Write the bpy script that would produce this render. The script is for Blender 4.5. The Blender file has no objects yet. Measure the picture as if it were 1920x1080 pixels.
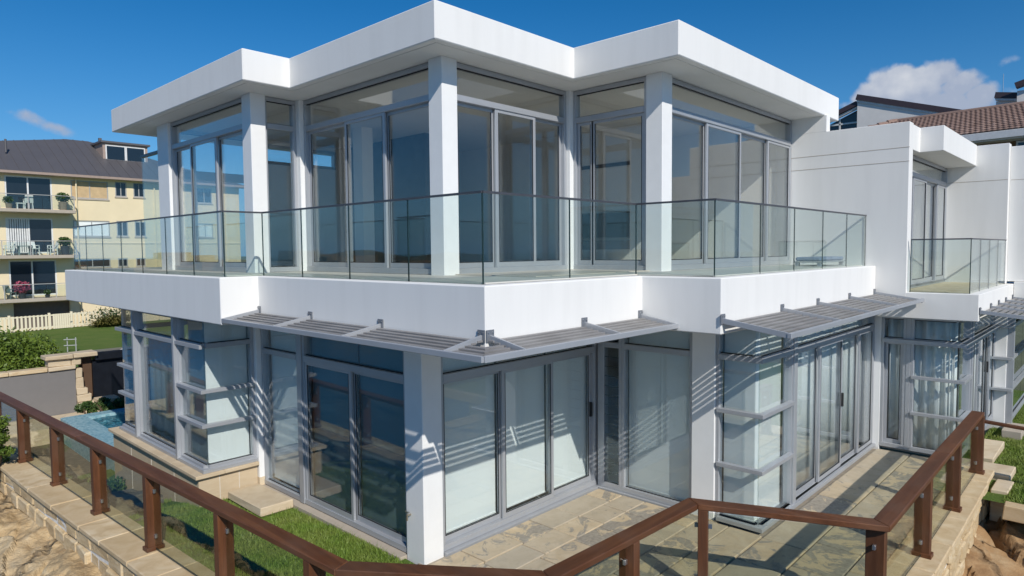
import bpy, bmesh, math, random
import numpy as np
from mathutils import Vector, Matrix
random.seed(7); rng = np.random.default_rng(7)
R = math.radians
sc = bpy.context.scene
col = sc.collection

# ------------------------------------------------------------------ camera, sky, sun, exposure
cam = bpy.data.cameras.new("camera"); camo = bpy.data.objects.new("camera", cam); col.objects.link(camo)
cam.sensor_width = 36; cam.lens = 36 * 1248.46 / 1920; cam.clip_start = .05; cam.clip_end = 6000
F_ = Vector((0.72803, 0.68324, -0.05619)); R_ = Vector((0.68393, -0.72949, -0.00872)); U_ = Vector((0.04695, 0.03209, 0.99838))
camo.matrix_world = Matrix(((R_.x, U_.x, -F_.x, -4.8357), (R_.y, U_.y, -F_.y, -5.9839), (R_.z, U_.z, -F_.z, 3.655), (0, 0, 0, 1)))
sc.camera = camo
SUN = Vector((-.40, -1, .80)).normalized()
w = bpy.data.worlds.new("World"); sc.world = w; w.use_nodes = True
sc.view_settings.view_transform = 'Standard'; sc.view_settings.look = 'None'
sc.view_settings.exposure = 0.0; sc.view_settings.gamma = 1.0
try: sc.view_settings.use_curve_mapping = False
except Exception: pass
sc.cycles.transparent_max_bounces = 40; sc.cycles.max_bounces = 10; sc.cycles.diffuse_bounces = 5; sc.cycles.glossy_bounces = 5

SKY_STRENGTH = .11
def make_world():
    nt = w.node_tree; n = nt.nodes; l = nt.links; n.clear()
    out = n.new('ShaderNodeOutputWorld'); bg = n.new('ShaderNodeBackground'); bg.inputs['Strength'].default_value = SKY_STRENGTH
    sky = n.new('ShaderNodeTexSky'); sky.sky_type = 'NISHITA'; sky.sun_disc = False
    sky.sun_elevation = math.asin(SUN.z); sky.sun_rotation = math.atan2(SUN.x, SUN.y)
    sky.air_density = 1.0; sky.dust_density = .0; sky.ozone_density = 6.0; sky.altitude = 200
    hs = n.new('ShaderNodeHueSaturation'); hs.inputs['Saturation'].default_value = 1.31; hs.inputs['Value'].default_value = .82
    l.new(sky.outputs[0], hs.inputs['Color'])
    tc = n.new('ShaderNodeTexCoord')
    nz = n.new('ShaderNodeTexNoise'); nz.inputs['Scale'].default_value = 9; nz.inputs['Detail'].default_value = 8; nz.inputs['Roughness'].default_value = .55
    l.new(tc.outputs['Generated'], nz.inputs['Vector'])
    nz2 = n.new('ShaderNodeTexNoise'); nz2.inputs['Scale'].default_value = 34; nz2.inputs['Detail'].default_value = 5
    l.new(tc.outputs['Generated'], nz2.inputs['Vector'])
    def m(op, a, b=None, c=None):
        k = n.new('ShaderNodeMath'); k.operation = op
        for i, v in enumerate((a, b, c)):
            if v is None: continue
            if isinstance(v, (int, float)): k.inputs[i].default_value = v
            else: l.new(v, k.inputs[i])
        return k.outputs[0]
    nse = m('ADD', m('MULTIPLY', nz.outputs[0], .6), m('MULTIPLY', nz2.outputs[0], .4))
    def puff(px, py, sx, sy, tilt=0.):
        d = (F_ * 1248.46 + R_ * (px - 960) - U_ * (py - 540)).normalized()
        a = Vector((0, 0, 1)).cross(d).normalized() * -1; b = d.cross(a) * -1
        if tilt: a, b = a * math.cos(tilt) + b * math.sin(tilt), b * math.cos(tilt) - a * math.sin(tilt)
        q = []
        for ax, s in ((a, sx), (b, sy)):
            dp = n.new('ShaderNodeVectorMath'); dp.operation = 'DOT_PRODUCT'; l.new(tc.outputs['Generated'], dp.inputs[0]); dp.inputs[1].default_value = ax / s
            sh = m('SUBTRACT', dp.outputs['Value'], d.dot(ax) / s); q.append(m('MULTIPLY', sh, sh))
        dd = n.new('ShaderNodeVectorMath'); dd.operation = 'DOT_PRODUCT'; l.new(tc.outputs['Generated'], dd.inputs[0]); dd.inputs[1].default_value = d
        front = m('GREATER_THAN', dd.outputs['Value'], .2)
        return m('MULTIPLY', front, m('EXPONENT', m('MULTIPLY', m('ADD', q[0], q[1]), -1.0)))
    sx_ = n.new('ShaderNodeSeparateXYZ'); l.new(tc.outputs['Generated'], sx_.inputs[0])
    hz = m('MULTIPLY', m('POWER', m('SUBTRACT', 1.0, m('ABSOLUTE', sx_.outputs['Z'])), 7.0), .85)
    hmix = n.new('ShaderNodeMix'); hmix.data_type = 'RGBA'; l.new(hz, hmix.inputs[0]); l.new(hs.outputs[0], hmix.inputs[6]); hmix.inputs[7].default_value = (1.15, 3.3, 6.5, 1)
    puffs = [(1735, 200, .10, .024), (1700, 178, .060, .026), (1662, 160, .024, .022), (1690, 142, .020, .016), (1725, 150, .022, .018), (1768, 138, .026, .022), (1800, 160, .030, .022), (1630, 182, .024, .020), (1835, 178, .026, .018), (1600, 200, .030, .012), (1870, 118, .05, .010)]
    acc = None
    for q in puffs:
        pz = puff(*q)
        if q[3] < .0105: pz = m('MULTIPLY', pz, .34)
        elif q[3] < .013: pz = m('MULTIPLY', pz, .6)
        acc = pz if acc is None else m('MAXIMUM', acc, pz)
    wisp = m('MULTIPLY', puff(95, 236, .05, .014, -.38), .74)
    acc = m('MAXIMUM', acc, wisp)
    dens = m('ADD', acc, m('MULTIPLY', m('SUBTRACT', nse, .5), 2.1))
    ramp = n.new('ShaderNodeMapRange'); ramp.interpolation_type = 'SMOOTHSTEP'; ramp.inputs['From Min'].default_value = .40; ramp.inputs['From Max'].default_value = .74
    l.new(dens, ramp.inputs['Value'])
    gate = n.new('ShaderNodeMapRange'); gate.inputs['From Min'].default_value = .06; gate.inputs['From Max'].default_value = .4; l.new(acc, gate.inputs['Value'])
    mask = m('MULTIPLY', m('MULTIPLY', ramp.outputs[0], gate.outputs[0]), .93)
    cr = n.new('ShaderNodeValToRGB'); cr.color_ramp.elements[0].position = .46; cr.color_ramp.elements[0].color = (3.5, 4.0, 5.1, 1)
    cr.color_ramp.elements[1].position = .74; cr.color_ramp.elements[1].color = (6.1, 6.3, 6.7, 1); l.new(m('ADD', m('MULTIPLY', nse, 1.15), m('MULTIPLY', m('SUBTRACT', sx_.outputs['Z'], .235), 2.4)), cr.inputs[0])
    mix = n.new('ShaderNodeMix'); mix.data_type = 'RGBA'; l.new(mask, mix.inputs[0]); l.new(hmix.outputs[2], mix.inputs[6]); l.new(cr.outputs[0], mix.inputs[7])
    l.new(mix.outputs[2], bg.inputs['Color']); l.new(bg.outputs[0], out.inputs['Surface'])
make_world()
sun = bpy.data.lights.new("sun", 'SUN'); sun.energy = 4.05; sun.angle = R(.53); sun.color = (1, .955, .88)
suno = bpy.data.objects.new("sun", sun); col.objects.link(suno); suno.rotation_euler = SUN.to_track_quat('Z', 'Y').to_euler(); suno.location = SUN * 60

# ------------------------------------------------------------------ materials
M = {}
class NT:
    def __init__(s, name):
        s.m = bpy.data.materials.new(name); s.m.use_nodes = True; s.n = s.m.node_tree.nodes; s.l = s.m.node_tree.links
        s.b = s.n['Principled BSDF']; s.out = s.n['Material Output']; M[name] = s.m; s.tc = None
    def coord(s, scale=(1, 1, 1), rnd=0.0, rot=(0, 0, 0)):
        tc = s.n.new('ShaderNodeTexCoord'); mp = s.n.new('ShaderNodeMapping'); mp.inputs['Scale'].default_value = scale; mp.inputs['Rotation'].default_value = rot
        s.l.new(tc.outputs['Object'], mp.inputs['Vector'])
        if rnd:
            oi = s.n.new('ShaderNodeObjectInfo'); k = s.n.new('ShaderNodeMath'); k.operation = 'MULTIPLY'; k.inputs[1].default_value = rnd
            s.l.new(oi.outputs['Random'], k.inputs[0]); s.l.new(k.outputs[0], mp.inputs['Location'])
        return mp.outputs[0]
    def noise(s, vec, scale, detail=4, rough=.55, dist=0.):
        k = s.n.new('ShaderNodeTexNoise'); k.inputs['Scale'].default_value = scale; k.inputs['Detail'].default_value = detail
        k.inputs['Roughness'].default_value = rough; k.inputs['Distortion'].default_value = dist; s.l.new(vec, k.inputs['Vector']); return k.outputs['Fac']
    def rand(s):
        return s.n.new('ShaderNodeObjectInfo').outputs['Random']
    def ramp(s, fac, stops):
        k = s.n.new('ShaderNodeValToRGB'); e = k.color_ramp.elements
        while len(e) < len(stops): e.new(.5)
        for i, (p, c) in enumerate(stops): e[i].position = p; e[i].color = (*c, 1)
        s.l.new(fac, k.inputs[0]); return k.outputs[0]
    def rng(s, fac, a, b, lo, hi):
        k = s.n.new('ShaderNodeMapRange'); 
        for nm, v in zip(('From Min', 'From Max', 'To Min', 'To Max'), (a, b, lo, hi)): k.inputs[nm].default_value = v
        s.l.new(fac, k.inputs['Value']); return k.outputs[0]
    def mix(s, fac, a, b, mode='MIX'):
        k = s.n.new('ShaderNodeMix'); k.data_type = 'RGBA'; k.blend_type = mode
        for i, v in ((0, fac), (6, a), (7, b)):
            if isinstance(v, (int, float)): k.inputs[i].default_value = v
            elif isinstance(v, tuple): k.inputs[i].default_value = (*v, 1)
            else: s.l.new(v, k.inputs[i])
        return k.outputs[2]
    def math(s, op, a, b=0.):
        k = s.n.new('ShaderNodeMath'); k.operation = op
        for i, v in enumerate((a, b)):
            if isinstance(v, (int, float)): k.inputs[i].default_value = v
            else: s.l.new(v, k.inputs[i])
        return k.outputs[0]
    def color(s, c): 
        if isinstance(c, tuple): s.b.inputs['Base Color'].default_value = (*c, 1)
        else: s.l.new(c, s.b.inputs['Base Color'])
        return s
    def bump(s, h, strength=.3, dist=.01):
        k = s.n.new('ShaderNodeBump'); k.inputs['Strength'].default_value = strength; k.inputs['Distance'].default_value = dist
        s.l.new(h, k.inputs['Height']); s.l.new(k.outputs[0], s.b.inputs['Normal']); return s
    def rough(s, v, metal=0., spec=.5):
        if isinstance(v, (int, float)): s.b.inputs['Roughness'].default_value = v
        else: s.l.new(v, s.b.inputs['Roughness'])
        s.b.inputs['Metallic'].default_value = metal; s.b.inputs['Specular IOR Level'].default_value = spec; return s

def simple(name, c, rough=.6, metal=0., var=.08, scale=6, bump=0., bdist=.004, bscale=60, spec=.5):
    t = NT(name); v = t.coord(); nz = t.noise(v, scale)
    t.color(t.mix(t.rng(nz, .3, .7, 0, 1), tuple(x * (1 - var) for x in c), tuple(min(1, x * (1 + var)) for x in c))); t.rough(rough, metal, spec)
    if bump: t.bump(t.noise(v, bscale, 3), bump, bdist)
    return t
def make_mats():
    t = NT('white_render'); v = t.coord(); streak = t.noise(t.coord((3, 3, .35)), 1.6, 4); bl = t.noise(v, 1.1, 3)
    c = t.mix(t.rng(streak, .45, .75, 0, .55), (.80, .79, .765), (.715, .705, .68)); c = t.mix(t.rng(bl, .35, .7, 0, .3), c, (.76, .755, .735))
    t.color(c).rough(.75, 0, .3).bump(t.noise(v, 60, 5, .65), .22, .004)
    simple('white_paint', (.8, .8, .79), .55, var=.02)
    simple('soffit', (.74, .73, .70), .8, var=.03, scale=2)
    simple('interior_wall', (.84, .82, .78), .9, var=.02)
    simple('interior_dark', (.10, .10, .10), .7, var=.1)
    simple('interior_grey', (.30, .30, .29), .8, var=.08)
    t = NT('interior_floor'); v = t.coord((1, 6, 1)); t.color(t.ramp(t.noise(v, 1.5), [(.3, (.52, .47, .40)), (.7, (.62, .56, .48))])).rough(.35)
    simple('interior_teal', (.50, .60, .62), .85, var=.06)
    simple('carpet', (.38, .42, .43), .95, var=.1)
    t = simple('aluminium', (.42, .435, .46), .42, .35, .04, 3)
    simple('aluminium_dark', (.20, .215, .24), .45, .3, .06, 3)
    simple('cap_dark', (.085, .085, .095), .4, .3)
    simple('black_seal', (.015, .015, .016), .6)
    t = NT('slat_metal'); t.color(t.ramp(t.noise(t.coord((1, 1, 1)), 2.2, 4), [(.35, (.21, .20, .195)), (.65, (.285, .275, .27))])).rough(.5, .1)
    simple('steel', (.55, .55, .56), .3, .9, .03)
    t = NT('blind_fabric'); v = t.coord(); t.color(t.mix(t.noise(v, .9, 2), (.80, .835, .82), (.84, .87, .855))).rough(.95, 0, .1).bump(t.noise(v, 300, 2), .1, .001)
    simple('pane_tone_teal', (.17, .245, .265), .95, var=.06, scale=1.5)  # colour of added sheets, stands in for the dim milky tone of the glass
    simple('curtain_teal', (.27, .345, .355), .95, var=.05, scale=1.5)
    t = NT('curtain_fabric'); v = t.coord(); t.color(t.mix(t.noise(v, 2, 2), (.76, .80, .79), (.83, .86, .85))).rough(.95, 0, .1)
    for nm, scl in (('timber', (1, 1, .07)), ('timber_rail_x', (.05, 1, 1)), ('timber_rail_y', (1, .05, 1))):
        t = NT(nm); lg = t.noise(t.coord(scl, 9.), 9, 6, .65, .5); fine = t.noise(t.coord(scl, 9.), 70, 4, .7); blot = t.noise(t.coord((1, 1, 1), 5.), 2.2, 4)
        c = t.ramp(lg, [(.28, (.072, .026, .011)), (.5, (.125, .046, .018)), (.72, (.20, .080, .033))])
        c = t.mix(t.rng(fine, .5, .75, 0, .5), c, (.045, .02, .011)); c = t.mix(t.rng(blot, .45, .7, 0, .45), c, (.15, .085, .055)); c = t.mix(t.rng(t.rand(), 0, 1, 0, .35), c, (.06, .03, .018))
        t.color(c).rough(t.rng(blot, .3, .7, .42, .62), 0, .35).bump(fine, .25, .002)
    def stone(name, c0, c1, c2, rnd=11., sc=3.5, rough=.85, bs=25, bst=.5, bd=.008, iron=.25, band=(1, 1, 4)):
        t = NT(name); v = t.coord((1, 1, 1), rnd); b = t.noise(t.coord(band, rnd), sc, 6, .6, .8)
        c = t.ramp(b, [(.3, c0), (.5, c1), (.7, c2)])
        ir = t.noise(t.coord((1, 1, 1), rnd * 2), sc * .7, 6, .6, 1.5); c = t.mix(t.rng(ir, .56, .72, 0, iron), c, (.36, .19, .08))
        c = t.mix(t.rng(t.rand(), 0, 1, -.15, .6), c, c0); 
        gr = t.noise(v, 60, 3); c = t.mix(t.rng(gr, .35, .7, .0, .25), c, c1)
        t.color(c).rough(rough, 0, .25).bump(t.noise(v, bs, 6, .65), bst, bd)
    stone('sandstone', (.47, .34, .19), (.60, .46, .285), (.69, .57, .395), iron=.2, bst=.35, bd=.004)
    stone('sandstone_face', (.44, .31, .165), (.62, .48, .29), (.70, .59, .42), iron=.35, bst=.8, bd=.02)
    stone('sandstone_slab', (.50, .39, .26), (.60, .49, .34), (.66, .56, .42), iron=.12, bst=.15, bd=.003, rnd=4.)
    stone('cliff_rock', (.30, .20, .105), (.54, .395, .22), (.69, .56, .37), rnd=.0, sc=1.3, iron=.6, bst=1., bd=.09, bs=6, band=(1.6, .5, 3.5))
    stone('rock_orange', (.20, .11, .05), (.44, .28, .14), (.60, .46, .28), rnd=9, sc=1.5, iron=.8, bst=1., bd=.04, bs=6)
    for nm in ('cliff_rock', 'rock_orange'):
        m_ = M[nm]; n, l = m_.node_tree.nodes, m_.node_tree.links; b = n['Principled BSDF']
        tc = n.new('ShaderNodeTexCoord'); mp = n.new('ShaderNodeMapping'); mp.inputs['Scale'].default_value = (1.0, .55, .35); mp.inputs['Rotation'].default_value = (.3, .2, .5); l.new(tc.outputs['Object'], mp.inputs['Vector'])
        nz = n.new('ShaderNodeTexNoise'); nz.inputs['Scale'].default_value = 1.6; nz.inputs['Detail'].default_value = 5; l.new(mp.outputs[0], nz.inputs['Vector'])
        va = n.new('ShaderNodeVectorMath'); va.operation = 'MULTIPLY_ADD'; l.new(nz.outputs['Color'], va.inputs[0]); va.inputs[1].default_value = (.9, .9, .9); l.new(mp.outputs[0], va.inputs[2])
        vo = n.new('ShaderNodeTexVoronoi'); vo.feature = 'DISTANCE_TO_EDGE'; vo.inputs['Scale'].default_value = .75; l.new(va.outputs[0], vo.inputs['Vector'])
        mr = n.new('ShaderNodeMapRange'); mr.inputs['From Min'].default_value = .0; mr.inputs['From Max'].default_value = .03; mr.inputs['To Min'].default_value = .35; l.new(vo.outputs['Distance'], mr.inputs['Value'])
        src = b.inputs['Base Color'].links[0].from_socket
        mx = n.new('ShaderNodeMix'); mx.data_type = 'RGBA'; mx.inputs[6].default_value = (.09, .06, .035, 1); l.new(mr.outputs[0], mx.inputs[0]); l.new(src, mx.inputs[7]); l.new(mx.outputs[2], b.inputs['Base Color'])
        bp = b.inputs['Normal'].links[0].from_node; b2 = n.new('ShaderNodeBump'); b2.inputs['Strength'].default_value = 1; b2.inputs['Distance'].default_value = .06; l.new(mr.outputs[0], b2.inputs['Height']); l.new(bp.outputs[0], b2.inputs['Normal']); l.new(b2.outputs[0], b.inputs['Normal'])
    stone('dark_rock', (.07, .065, .05), (.16, .145, .11), (.27, .24, .18), rnd=9, sc=2., iron=.15, bst=1., bd=.03, bs=9)
    simple('mortar', (.72, .70, .66), .95, var=.12, scale=9, bump=.6, bdist=.02, bscale=30)
    # pavers: cream stone with grey dendritic stains
    simple('balcony_tile', (.56, .545, .50), .6, var=.05, scale=2)
    t = NT('paver'); v = t.coord((1, 1, 1), 13.); r = t.rand()
    base = t.ramp(t.noise(v, 3, 6, .6, .7), [(.3, (.45, .35, .22)), (.55, (.53, .43, .295)), (.75, (.58, .49, .355))])
    base = t.mix(t.rng(r, .0, .5, .55, 0), base, (.355, .335, .285)); base = t.mix(t.rng(r, .55, 1, 0, .55), base, (.60, .475, .30)); base = t.mix(t.rng(t.noise(v, 7, 6, .7, 1.), .5, .68, 0, .45), base, (.33, .29, .225))
    st = t.noise(v, 2.6, 8, .68, 1.4); th = t.math('ADD', st, t.rng(r, 0, 1, -.15, .08))
    base = t.mix(t.rng(th, .50, .545, 0, .8), base, t.ramp(t.noise(v, 22, 4), [(.35, (.19, .18, .165)), (.65, (.31, .29, .25))]))
    t.color(base).rough(.62, 0, .35).bump(t.noise(v, 30, 6, .6), .3, .004)
    simple('grout', (.33, .29, .235), .95, var=.15, scale=12)
    # ground cover
    t = NT('lawn'); v = t.coord(); a = t.noise(v, 1.3, 5); b = t.noise(v, 45, 4, .7)
    t.color(t.mix(t.rng(a, .35, .65, 0, 1), t.ramp(b, [(.3, (.055, .10, .016)), (.7, (.12, .20, .034))]), t.ramp(b, [(.3, (.08, .12, .022)), (.7, (.16, .215, .05))]))).rough(.9, 0, .2).bump(b, .8, .03)
    t = NT('grass_blade'); v = t.coord(); a = t.noise(v, 1.6, 4); b = t.noise(v, 30, 2)
    t.color(t.mix(t.rng(a, .35, .68, 0, .8), t.ramp(b, [(.35, (.08, .155, .018)), (.65, (.18, .28, .04))]), (.24, .27, .07))).rough(.5, 0, .3)
    t.b.inputs['Subsurface Weight'].default_value = 0
    def leaf(name, c0, c1, c2=None):
        t = NT(name); v = t.coord((1, 1, 1)); a = t.noise(v, 2.2, 3); b = t.noise(v, 40, 2)
        c = t.mix(t.rng(a, .4, .62, 0, 1), c0, c1)
        if c2: c = t.mix(t.rng(b, .5, .7, 0, .8), c, c2)
        t.color(c).rough(.5, 0, .35)
    leaf('leaf_bright', (.055, .10, .014), (.14, .205, .026), (.20, .26, .04))
    leaf('leaf_dark', (.022, .045, .012), (.05, .085, .02))
    leaf('leaf_yellow', (.10, .10, .02), (.19, .17, .045), (.28, .22, .08))
    leaf('leaf_pot', (.04, .08, .02), (.09, .14, .035))
    leaf('leaf_pink', (.32, .05, .10), (.45, .10, .16))
    simple('bark', (.16, .11, .07), .9, bump=.6, bdist=.01)
    simple('soil', (.17, .13, .085), .95, var=.3, scale=8, bump=.6, bdist=.02)
    simple('scrub', (.10, .085, .05), .95, var=.45, scale=.05)
    simple('terrain', (.11, .12, .06), .95, var=.35, scale=.2)
    t = NT('sea_water'); t.color((.012, .045, .075)).rough(.12).bump(t.noise(t.coord(), .35, 4), .5, .4)
    # pool
    t = NT('pool_mosaic'); v = t.coord(); br = t.n.new('ShaderNodeTexVoronoi'); br.inputs['Scale'].default_value = 28; br.inputs['Randomness'].default_value = 0.25; t.l.new(v, br.inputs['Vector'])
    cell = br.outputs['Color']; sep = t.n.new('ShaderNodeSeparateColor'); t.l.new(cell, sep.inputs[0])
    t.color(t.ramp(sep.outputs[0], [(.1, (.10, .36, .50)), (.5, (.25, .56, .66)), (.9, (.50, .78, .82))])).rough(.15, 0, .6)
    t = NT('pool_mosaic_pale'); v = t.coord(); br = t.n.new('ShaderNodeTexVoronoi'); br.inputs['Scale'].default_value = 22; br.inputs['Randomness'].default_value = 0.2; t.l.new(v, br.inputs['Vector'])
    sep = t.n.new('ShaderNodeSeparateColor'); t.l.new(br.outputs['Color'], sep.inputs[0])
    t.color(t.ramp(sep.outputs[0], [(.1, (.16, .33, .39)), (.9, (.33, .50, .54))])).rough(.4, 0, .3)
    t = NT('pool_water'); n, l = t.n, t.l
    tr = n.new('ShaderNodeBsdfTransparent'); tr.inputs[0].default_value = (.62, .86, .93, 1); gl = n.new('ShaderNodeBsdfGlossy'); gl.inputs['Roughness'].default_value = .03
    bp = n.new('ShaderNodeBump'); bp.inputs['Strength'].default_value = 1; bp.inputs['Distance'].default_value = .16; l.new(t.noise(t.coord(), 7, 4, .6, .5), bp.inputs['Height']); l.new(bp.outputs[0], gl.inputs['Normal'])
    fr = n.new('ShaderNodeFresnel'); fr.inputs[0].default_value = 1.33; l.new(bp.outputs[0], fr.inputs['Normal'])
    mx = n.new('ShaderNodeMixShader'); l.new(fr.outputs[0], mx.inputs[0]); l.new(tr.outputs[0], mx.inputs[1]); l.new(gl.outputs[0], mx.inputs[2]); l.new(mx.outputs[0], t.out.inputs['Surface'])
    # glass: clear tint + Schlick reflection on both faces
    def glass(name, tint, boost=1.0, f0=.04):
        t = NT(name); n, l = t.n, t.l
        tr = n.new('ShaderNodeBsdfTransparent'); tr.inputs[0].default_value = (*tint, 1); gl = n.new('ShaderNodeBsdfGlossy'); gl.inputs['Roughness'].default_value = .0; gl.inputs['Color'].default_value = (.95, .98, 1, 1)
        lw = n.new('ShaderNodeLayerWeight'); lw.inputs['Blend'].default_value = .5
        f = t.math('MULTIPLY', t.math('ADD', t.math('MULTIPLY', t.math('POWER', lw.outputs['Facing'], 5.), 1 - f0), f0), boost)
        mx = n.new('ShaderNodeMixShader'); l.new(f, mx.inputs[0]); l.new(tr.outputs[0], mx.inputs[1]); l.new(gl.outputs[0], mx.inputs[2]); l.new(mx.outputs[0], t.out.inputs['Surface'])
    glass('window_glass', (.94, .952, .945), 1.75)
    glass('window_glass_lower', (.93, .95, .95), 1.5)
    glass('balustrade_glass', (.90, .94, .925), .8)
    glass('rail_glass', (.90, .915, .865), .7)
    simple('glass_edge', (.02, .04, .038), .25)
    # neighbours
    simple('cream_render', (.78, .655, .435), .85, var=.04, scale=1)
    simple('concrete_taupe', (.43, .37, .30), .85, var=.05)
    t = NT('metal_roof'); wv = t.n.new('ShaderNodeTexNoise'); t.color(t.mix(t.noise(t.coord(), .6, 4), (.105, .10, .105), (.14, .13, .13))).rough(.5, .2)
    simple('roof_gutter', (.36, .27, .22), .6)
    simple('dark_glass', (.012, .016, .022), .05, spec=.8)
    simple('window_frame_white', (.72, .72, .70), .5)
    simple('window_frame_grey', (.38, .38, .37), .5)
    simple('pine_blind', (.56, .40, .22), .7, var=.12, scale=3)
    simple('garage_door', (.15, .125, .105), .7)
    simple('fence_cream', (.76, .68, .50), .6, var=.04)
    simple('plastic_white', (.75, .75, .72), .4)
    simple('plastic_teal', (.16, .21, .21), .5)
    simple('pot_dark', (.05, .055, .065), .6)
    simple('pot_terracotta', (.28, .21, .15), .8)
    t = NT('roof_tile'); v = t.coord((1, 1, 1), 3.); c = t.ramp(t.rand(), [(.1, (.21, .135, .105)), (.5, (.26, .17, .135)), (.9, (.31, .21, .17))]); c = t.mix(t.rng(t.noise(v, 9, 4), .45, .7, 0, .4), c, (.35, .26, .21)); t.color(c).rough(.8, 0, .25)
    simple('grey_render', (.185, .175, .17), .8, var=.03)
    simple('black_render', (.012, .014, .019), .28, var=.2)
    simple('brown_panel', (.10, .055, .03), .6)
    simple('house_white', (.74, .71, .67), .85, var=.05, scale=2)
    simple('barge_dark', (.05, .035, .042), .6)
    simple('fascia_white', (.70, .68, .66), .6)
    simple('brick_ochre', (.20, .115, .05), .85, var=.2, scale=20)
    simple('brass', (.45, .40, .30), .3, .9)
    simple('cushion_blue', (.20, .25, .36), .9, var=.2)
    simple('picture', (.30, .22, .17), .6, var=.4, scale=3)
make_mats()

# ------------------------------------------------------------------ mesh helpers
class MB:
    def __init__(s): s.v = []; s.f = []
    def add(s, vs, fs):
        o = len(s.v); s.v += [tuple(p) for p in vs]; s.f += [tuple(i + o for i in f) for f in fs]; return s
    def box(s, x0, x1, y0, y1, z0, z1):
        if x1 < x0: x0, x1 = x1, x0
        if y1 < y0: y0, y1 = y1, y0
        if z1 < z0: z0, z1 = z1, z0
        return s.add([(x0, y0, z0), (x1, y0, z0), (x1, y1, z0), (x0, y1, z0), (x0, y0, z1), (x1, y0, z1), (x1, y1, z1), (x0, y1, z1)],
                     [(3, 2, 1, 0), (4, 5, 6, 7), (0, 1, 5, 4), (1, 2, 6, 5), (2, 3, 7, 6), (3, 0, 4, 7)])
    def prism(s, poly, z0, z1):
        a = sum(poly[i][0] * poly[(i + 1) % len(poly)][1] - poly[(i + 1) % len(poly)][0] * poly[i][1] for i in range(len(poly)))
        if a < 0: poly = poly[::-1]
        n = len(poly)
        zz0 = z0 if isinstance(z0, (list, tuple)) else [z0] * n; zz1 = z1 if isinstance(z1, (list, tuple)) else [z1] * n
        return s.add([(x, y, zz0[i]) for i, (x, y) in enumerate(poly)] + [(x, y, zz1[i]) for i, (x, y) in enumerate(poly)],
                     [tuple(range(n))[::-1], tuple(range(n, 2 * n))] + [(i, (i + 1) % n, n + (i + 1) % n, n + i) for i in range(n)])
    def bar(s, p, q, wd, ht, up=(0, 0, 1)):
        p, q = Vector(p), Vector(q); d = (q - p).normalized(); up = Vector(up)
        sd = d.cross(up).normalized() * wd / 2; u = sd.cross(d).normalized() * ht / 2
        vs = [p - sd - u, p + sd - u, p + sd + u, p - sd + u, q - sd - u, q + sd - u, q + sd + u, q - sd + u]
        return s.add(vs, [(0, 1, 2, 3), (7, 6, 5, 4), (0, 4, 5, 1), (1, 5, 6, 2), (2, 6, 7, 3), (3, 7, 4, 0)])
    def tube(s, p, q, r, r2=None, n=8):
        p, q = Vector(p), Vector(q); d = (q - p).normalized(); a = d.orthogonal().normalized(); b = d.cross(a); r2 = r if r2 is None else r2
        vs = [c + (a * math.cos(t) + b * math.sin(t)) * rr for c, rr in ((p, r), (q, r2)) for t in [2 * math.pi * i / n for i in range(n)]]
        return s.add(vs, [(i, (i + 1) % n, n + (i + 1) % n, n + i) for i in range(n)] + [tuple(range(n))[::-1], tuple(range(n, 2 * n))])
    def build(s, name, mat, parent=None, bevel=0., smooth=False, rough=0.):
        me = bpy.data.meshes.new(name); L = world_loc(parent)
        vs = [(x - L[0], y - L[1], z - L[2]) for x, y, z in s.v]
        me.from_pydata(vs, [], s.f); me.validate()
        bm = bmesh.new(); bm.from_mesh(me)
        bmesh.ops.recalc_face_normals(bm, faces=bm.faces[:])
        if bevel:
            try: bmesh.ops.bevel(bm, geom=bm.edges[:], offset=bevel, segments=1, profile=.5, affect='EDGES', clamp_overlap=True)
            except Exception: pass
        bm.to_mesh(me); bm.free()
        me.materials.append(M[mat] if isinstance(mat, str) else mat)
        if smooth:
            for p in me.polygons: p.use_smooth = True
        o = bpy.data.objects.new(name, me); col.objects.link(o)
        if parent is not None: o.parent = parent
        return o
def world_loc(o):
    L = Vector((0, 0, 0))
    while o is not None: L = L + o.location; o = o.parent
    return L
def tag(o, label=None, cat=None, group=None, kind=None):
    if label: o['label'] = label
    if cat: o['category'] = cat
    if group: o['group'] = group
    if kind: o['kind'] = kind
    return o
def thing(name, loc, label, cat, group=None):
    o = bpy.data.objects.new(name, None); o.location = loc; o.empty_display_size = .2; col.objects.link(o); return tag(o, label, cat, group)
def box(name, mat, parent, x0, x1, y0, y1, z0, z1, bevel=0.): return MB().box(x0, x1, y0, y1, z0, z1).build(name, mat, parent, bevel)
def children(o): return [c for c in bpy.data.objects if c.parent == o]
def copy_tree(o, parent=None):
    c = o.copy(); col.objects.link(c); c.parent = parent
    for ch in children(o): copy_tree(ch, c)
    return c
def fast_mesh(name, V, Fa, mat, parent=None, k=3, smooth=False):
    """numpy verts (n,3) and faces (m,k)"""
    me = bpy.data.meshes.new(name); L = world_loc(parent); V = np.asarray(V, np.float32) - np.array(L, np.float32)
    me.vertices.add(len(V)); me.vertices.foreach_set('co', V.ravel()); Fa = np.asarray(Fa, np.int32)
    me.loops.add(Fa.size); me.loops.foreach_set('vertex_index', Fa.ravel()); me.polygons.add(len(Fa))
    me.polygons.foreach_set('loop_start', np.arange(0, Fa.size, k, dtype=np.int32)); me.polygons.foreach_set('loop_total', np.full(len(Fa), k, np.int32))
    me.update(calc_edges=True); me.validate()
    if smooth: me.polygons.foreach_set('use_smooth', np.ones(len(Fa), bool))
    me.materials.append(M[mat]); o = bpy.data.objects.new(name, me); col.objects.link(o)
    if parent is not None: o.parent = parent
    return o
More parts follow.
